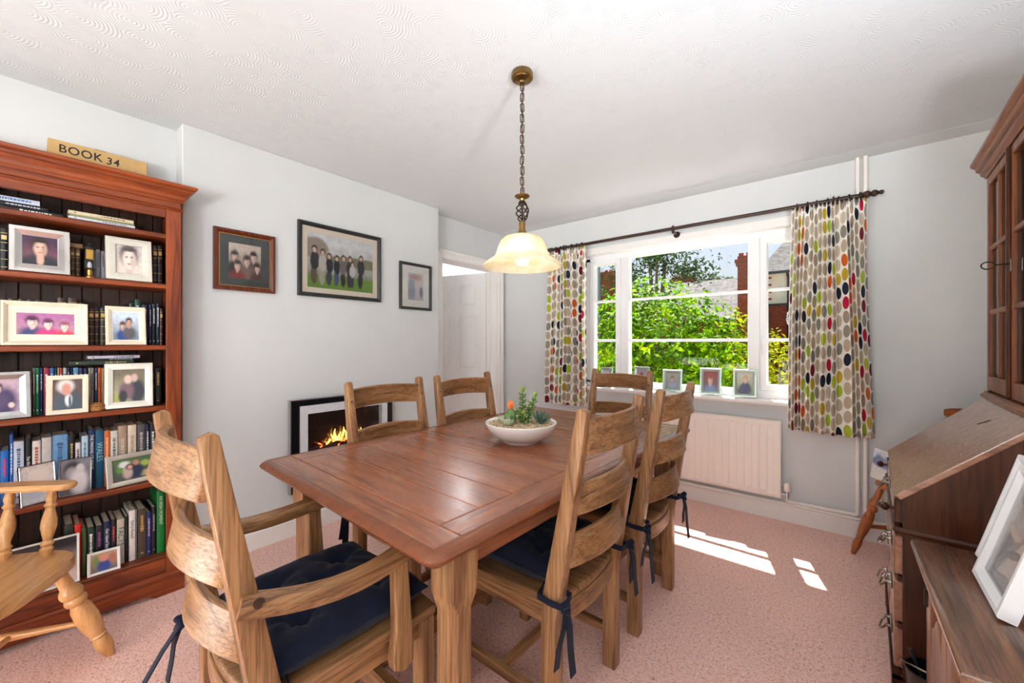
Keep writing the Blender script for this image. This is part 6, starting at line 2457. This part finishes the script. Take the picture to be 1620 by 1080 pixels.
MB().box((fx + .012, (sy0 + sy1) / 2, .08), (.022, sy1 - sy0 - 2 * ins - .04, .04), .002).build('bottom_rail', M_FALL['y'], sb, SO)
MB().prism([(sy0 + .02, 0), (sy0 + .10, 0), (sy0 + .13, .03), (sy1 - .13, .03), (sy1 - .10, 0), (sy1 - .02, 0), (sy1 - .02, .06), (sy0 + .02, .06)], 'x', fx - .008, fx + .02).build('plinth', M_BUR['y'], sb, SO)
ym = (sy0 + sy1) / 2
for k in range(2):
    a, b = (sy0 + ins + .022, ym - .002) if k == 0 else (ym + .002, sy1 - ins - .022)
    z0, z1 = .102, sz - .077
    dd = MB()
    st_ = .055
    dd.box((fx + .010, a + st_ / 2, (z0 + z1) / 2), (.022, st_, z1 - z0), .003)
    dd.box((fx + .010, b - st_ / 2, (z0 + z1) / 2), (.022, st_, z1 - z0), .003)
    dd.box((fx + .010, (a + b) / 2, z0 + st_ / 2), (.0215, b - a - 2 * st_, st_), .003)
    dd.box((fx + .010, (a + b) / 2, z1 - st_ / 2), (.0215, b - a - 2 * st_, st_), .003)
    dob = dd.build('door', M_FALL['z'], sb, SO)
    # shaped fielded panel with an ogee arched head
    ia, ib, iz0, iz1 = a + st_ + .008, b - st_ - .008, z0 + st_ + .008, z1 - st_ - .008
    pts = [(ia, iz0), (ib, iz0), (ib, iz1 - .06)]
    for i in range(11):
        u = i / 10
        pts.append((ib + (ia - ib) * u, iz1 - .06 + .055 * math.sin(PI * u) ** 2))
    pts.append((ia, iz1 - .06))
    MB().box((fx + .014, (a + b) / 2, (z0 + z1) / 2), (.008, b - a - 2 * st_ + .004, z1 - z0 - 2 * st_ + .004)).build('panel_ground', M_BUR['z'], dob)
    MB().prism(pts, 'x', fx + .001, fx + .012).build('panel', M_FALL['z'], dob, bevel=.004)
    hy = b - .022 if k == 0 else a + .022
    MB().lathe([(.006, 0), (.005, .012), (.012, .020), (.011, .028), (0, .031)], 12, T(fx - .001, hy, (z0 + z1) / 2, ry=R(-90))).build('door_knob', M_HANDLE, dob, smooth=True)
    for zz in (z0 + .07, z1 - .07):
        hyy = a + .006 if k == 0 else b - .006
        MB().box((fx - .004, hyy, zz), (.008, .012, .05), .002).build('hinge', M_BRONZE, dob)

# white frames standing on it
M_WF = plain('white_satin_frame', (232, 233, 236), .35, var=.015)
P_W1 = photo('print_pale_blurred', (238, 226, 220), (244, 243, 246), [(.5, .5, .3, .2, (242, 230, 224)), (.35, .75, .25, .12, (238, 224, 216))])
P_W2 = photo('print_pale_two', (220, 214, 212), (230, 228, 226), [(.5, .55, .26, .3, (210, 186, 176))])
picture('photo_frame', 'thick white box frame standing nearest on the low cabinet', 'photo frame', (.262, 1.415, sz + .0005), -q90 + R(-1), .224, .300, .030, .030, M_WF, P_W1, R(15), .0, glass=True, group='white frames on the low cabinet', bevel_in=.25)
picture('photo_frame', 'slim white frame standing behind the box frame on the low cabinet', 'photo frame', (.298, 1.562, sz + .0005), -q90 + R(3), .200, .300, .020, .020, M_WF, P_W2, R(15), .0, glass=True, group='white frames on the low cabinet', bevel_in=.25)

# black pot with wire handle on the floor between bureau and sideboard
pot = thing('black_bucket', 'small black bucket with wire handle and poker between bureau and low cabinet', 'bucket', (.225, 1.785, 0))
MB().lathe([(.0, .004), (.045, 0), (.048, .01), (.058, .195), (.061, .200), (.061, .206), (.056, .206), (.054, .196), (.045, .014), (0, .012)], 24).build('bucket_body', plain('black_enamel', (22, 22, 24), .25), pot, smooth=True)
MB().tube([(-.0 + .062 * math.cos(R(a)) - .02 * math.sin(R(a)), .062 * math.sin(R(a) - PI / 2) * .4 - .03 * math.sin(R(a)), .195 + .022 * math.sin(R(a))) for a in range(0, 181, 15)], .003, 6).build('wire_handle', M_HANDLE, pot, smooth=True)
MB().tube([(.01, .0, .02), (-.02, .01, .18), (-.045, .012, .25)], [.004, .004, .006], 8).build('poker', M_IRON, pot, smooth=True)

# ================================================================ turned spindle chairs
PIN = dict(dark=(150, 100, 56), mid=(200, 148, 94), light=(224, 180, 126))
M_PIN = {a: wood('pale_beech_' + a, a, rough=.30, rings=5, pore=.3, coat=.15, **PIN) for a in 'xyz'}
ORG = dict(dark=(110, 54, 22), mid=(166, 92, 44), light=(198, 124, 68))
M_ORG = {a: wood('orange_pine_' + a, a, rough=.3, rings=4, pore=.3, coat=.1, **ORG) for a in 'xyz'}


def turned(p, q, prof, n=14):
    """turned member from p to q; prof = (t, r) along it"""
    p, q = Vector(p), Vector(q)
    L = (q - p).length
    M = Matrix.Translation(p) @ (q - p).to_track_quat('Z', 'Y').to_matrix().to_4x4()
    return MB().lathe([(0, 0)] + [(r, t * L) for t, r in prof] + [(0, L)], n, M)


LEGP = [(0, .013), (.03, .016), (.10, .024), (.16, .027), (.20, .024), (.235, .021), (.25, .026), (.262, .022), (.34, .030), (.46, .034), (.56, .031), (.62, .022), (.635, .030), (.66, .033), (.685, .030), (.70, .024), (.715, .032), (.745, .034), (.775, .030), (.80, .022), (.90, .020), (1, .017)]
SPINP = [(0, .010), (.06, .012), (.10, .017), (.15, .019), (.18, .014), (.22, .019), (.27, .012), (.45, .022), (.55, .021), (.72, .012), (.76, .018), (.80, .012), (.86, .016), (.92, .013), (1, .010)]
STRP = [(0, .009), (.2, .011), (.4, .014), (.5, .016), (.6, .014), (.8, .011), (1, .009)]


def seat_round(w_, d_, th, z, mat, parent, corner=3.2):
    n = 40
    top, mid, bot = [], [], []
    for i in range(n):
        a = 2 * PI * i / n
        c, s = math.cos(a), math.sin(a)
        r = (abs(c) ** corner + abs(s) ** corner) ** (-1 / corner)
        top.append((r * c * (w_ / 2 - .006), r * s * (d_ / 2 - .006)))
        mid.append((r * c * w_ / 2, r * s * d_ / 2))
        bot.append((r * c * (w_ / 2 - .014), r * s * (d_ / 2 - .014)))
    m = MB()
    vs = [(0, 0, z - .010)] + [(x * .55, y * .55, z - .009) for x, y in top] + [(x * .85, y * .85, z - .002) for x, y in top] + [(x, y, z) for x, y in top] + [(x, y, z - .010) for x, y in mid] + [(x, y, z - th + .012) for x, y in mid] + [(x, y, z - th) for x, y in bot] + [(0, 0, z - th)]
    fs = []
    for i in range(n):
        i2 = (i + 1) % n
        fs.append((0, 1 + i, 1 + i2))
        for k in range(5):
            fs.append((1 + k * n + i, 1 + (k + 1) * n + i, 1 + (k + 1) * n + i2, 1 + k * n + i2))
        fs.append((1 + 5 * n + i, len(vs) - 1, 1 + 5 * n + i2))
    return m.add(vs, fs).build('seat', mat, parent, smooth=True, angle=50)


# captain's chair in front of the bookcase: local +y is the front
cc = thing('captains_chair', 'pale beech spindle armchair with turned legs in front of the bookcase', 'chair', (-2.138, -.146, 0), R(-32))
seat_round(.50, .46, .040, .450, M_PIN['x'], cc)
for sx_ in (-1, 1):
    turned((sx_ * .262, .262, 0), (sx_ * .172, .150, .405), LEGP).build('leg', M_PIN['z'], cc, smooth=True)
    turned((sx_ * .235, -.262, 0), (sx_ * .165, -.150, .405), LEGP).build('leg', M_PIN['z'], cc, smooth=True)
    turned((sx_ * .225, .200, .165), (sx_ * .205, -.215, .165), STRP, 10).build('side_stretcher', M_PIN['y'], cc, smooth=True)
turned((-.214, .0, .166), (.214, .0, .166), STRP, 10).build('cross_stretcher', M_PIN['x'], cc, smooth=True)
# arm bow: horseshoe with rounded hand ends
pth = [(-.235, .135, .690), (-.245, .08, .692), (-.250, .0, .695)]
for k in range(0, 13):
    a = PI + PI * k / 12
    pth.append((.250 * math.cos(a), -.02 + .235 * math.sin(a), .697 + .012 * -math.sin(a)))
pth += [(.250, .0, .695), (.245, .08, .692), (.235, .135, .690)]
sec = [(-.032, -.011), (.032, -.011), (.036, -.004), (.036, .006), (.030, .012), (-.030, .012), (-.036, .006), (-.036, -.004)]
ab = MB().sweep(pth, sec)
for e in (pth[0], pth[-1]):
    ab.lathe([(0, -.011), (.030, -.011), (.0355, -.004), (.0355, .006), (.030, .012), (0, .012)], 18, T(*e))
ab.build('arm_bow', M_PIN['y'], cc, smooth=True, angle=45)
pth2 = []
for k in range(0, 13):
    a = PI * 1.14 + PI * .72 * k / 12
    pth2.append((.240 * math.cos(a), -.025 + .240 * math.sin(a), .728))
MB().sweep(pth2, [(-.016, -.022), (.016, -.022), (.013, .030), (-.013, .030)]).build('crest_rail', M_PIN['x'], cc, smooth=True, angle=50)
for k in range(9):
    a = R(180 + 0 + 180 * k / 8)
    x_, y_ = .245 * math.cos(a), -.02 + .23 * math.sin(a)
    turned((x_ * .86, y_ * .86 - .0, .430), (x_, y_, .694), SPINP, 10).build('spindle', M_PIN['z'], cc, smooth=True)
for sx_ in (-1, 1):
    turned((sx_ * .208, .100, .432), (sx_ * .238, .100, .684), SPINP, 12).build('spindle', M_PIN['z'], cc, smooth=True)

# orange pine chair in the corner behind the bureau: faces the room (-x)
pc = thing('pine_chair', 'orange pine spindle-back chair in the corner behind the bureau', 'chair', (.378, 3.05, 0), R(120.5))
seat_round(.38, .38, .032, .445, M_ORG['x'], pc)
for sx_ in (-1, 1):
    turned((sx_ * .165, .262, 0), (sx_ * .125, .135, .420), [(t, r * .78) for t, r in LEGP], 12).build('leg', M_ORG['z'], pc, smooth=True)
    turned((sx_ * .160, -.235, 0), (sx_ * .120, -.135, .420), [(t, r * .78) for t, r in LEGP], 12).build('leg', M_ORG['z'], pc, smooth=True)
    turned((sx_ * .150, .212, .17), (sx_ * .146, -.190, .17), STRP, 10).build('side_stretcher', M_ORG['y'], pc, smooth=True)
    turned((sx_ * .150, -.150, .430), (sx_ * .165, -.215, .80), [(t, r * .8) for t, r in SPINP], 10).build('back_post', M_ORG['z'], pc, smooth=True)
turned((-.148, .01, .17), (.148, .01, .17), STRP, 10).build('cross_stretcher', M_ORG['x'], pc, smooth=True)
for k in range(4):
    x_ = -.09 + .06 * k
    turned((x_, -.160, .430), (x_ * 1.1, -.222, .80), [(t, r * .6) for t, r in SPINP], 8).build('spindle', M_ORG['z'], pc, smooth=True)
cr = []
for k in range(15):
    u = k / 14
    x_ = -.175 + .35 * u
    cr.append((x_, -.212 - .022 * math.sin(PI * u), .835))
ends = [max(.25, math.sin(PI * (.06 + .88 * k / 14)) ** .5) for k in range(15)]
m = MB()
vs = []
for (x_, y_, z_), e in zip(cr, ends):
    for dy, dz in ((-.009, -.042), (.009, -.042), (.009, .042), (-.009, .042)):
        vs.append((x_, y_ + dy, z_ + dz * e))
fs = [(0, 1, 2, 3), tuple(56 + i for i in (3, 2, 1, 0))]
for i in range(14):
    for j in range(4):
        j2 = (j + 1) % 4
        fs.append((i * 4 + j, (i + 1) * 4 + j, (i + 1) * 4 + j2, i * 4 + j2))
m.add(vs, fs).build('crest_rail', M_ORG['x'], pc, bevel=.004, smooth=True)

P_CARD = photo('print_mountain_lake', (206, 212, 226), (222, 220, 216), [(.5, .60, .6, .16, (92, 106, 150)), (.3, .66, .2, .2, (120, 130, 166)), (.72, .68, .2, .18, (140, 150, 180))])
cd = thing('leaning_card', 'blue and white landscape card propped on the orange pine chair', 'card', (.185, 3.075, .446), (R(-8), 0, R(-62)))
MB().box((0, .002, .085), (.16, .004, .17), .001).build('card_board', M_WMOUNT, cd)
MB().quad((-.078, -.0006, .004), (.078, -.0006, .004), (.078, -.0006, .166), (-.078, -.0006, .166), [(0, 0), (1, 0), (1, 1), (0, 1)]).build('print', P_CARD, cd, fixn=False)
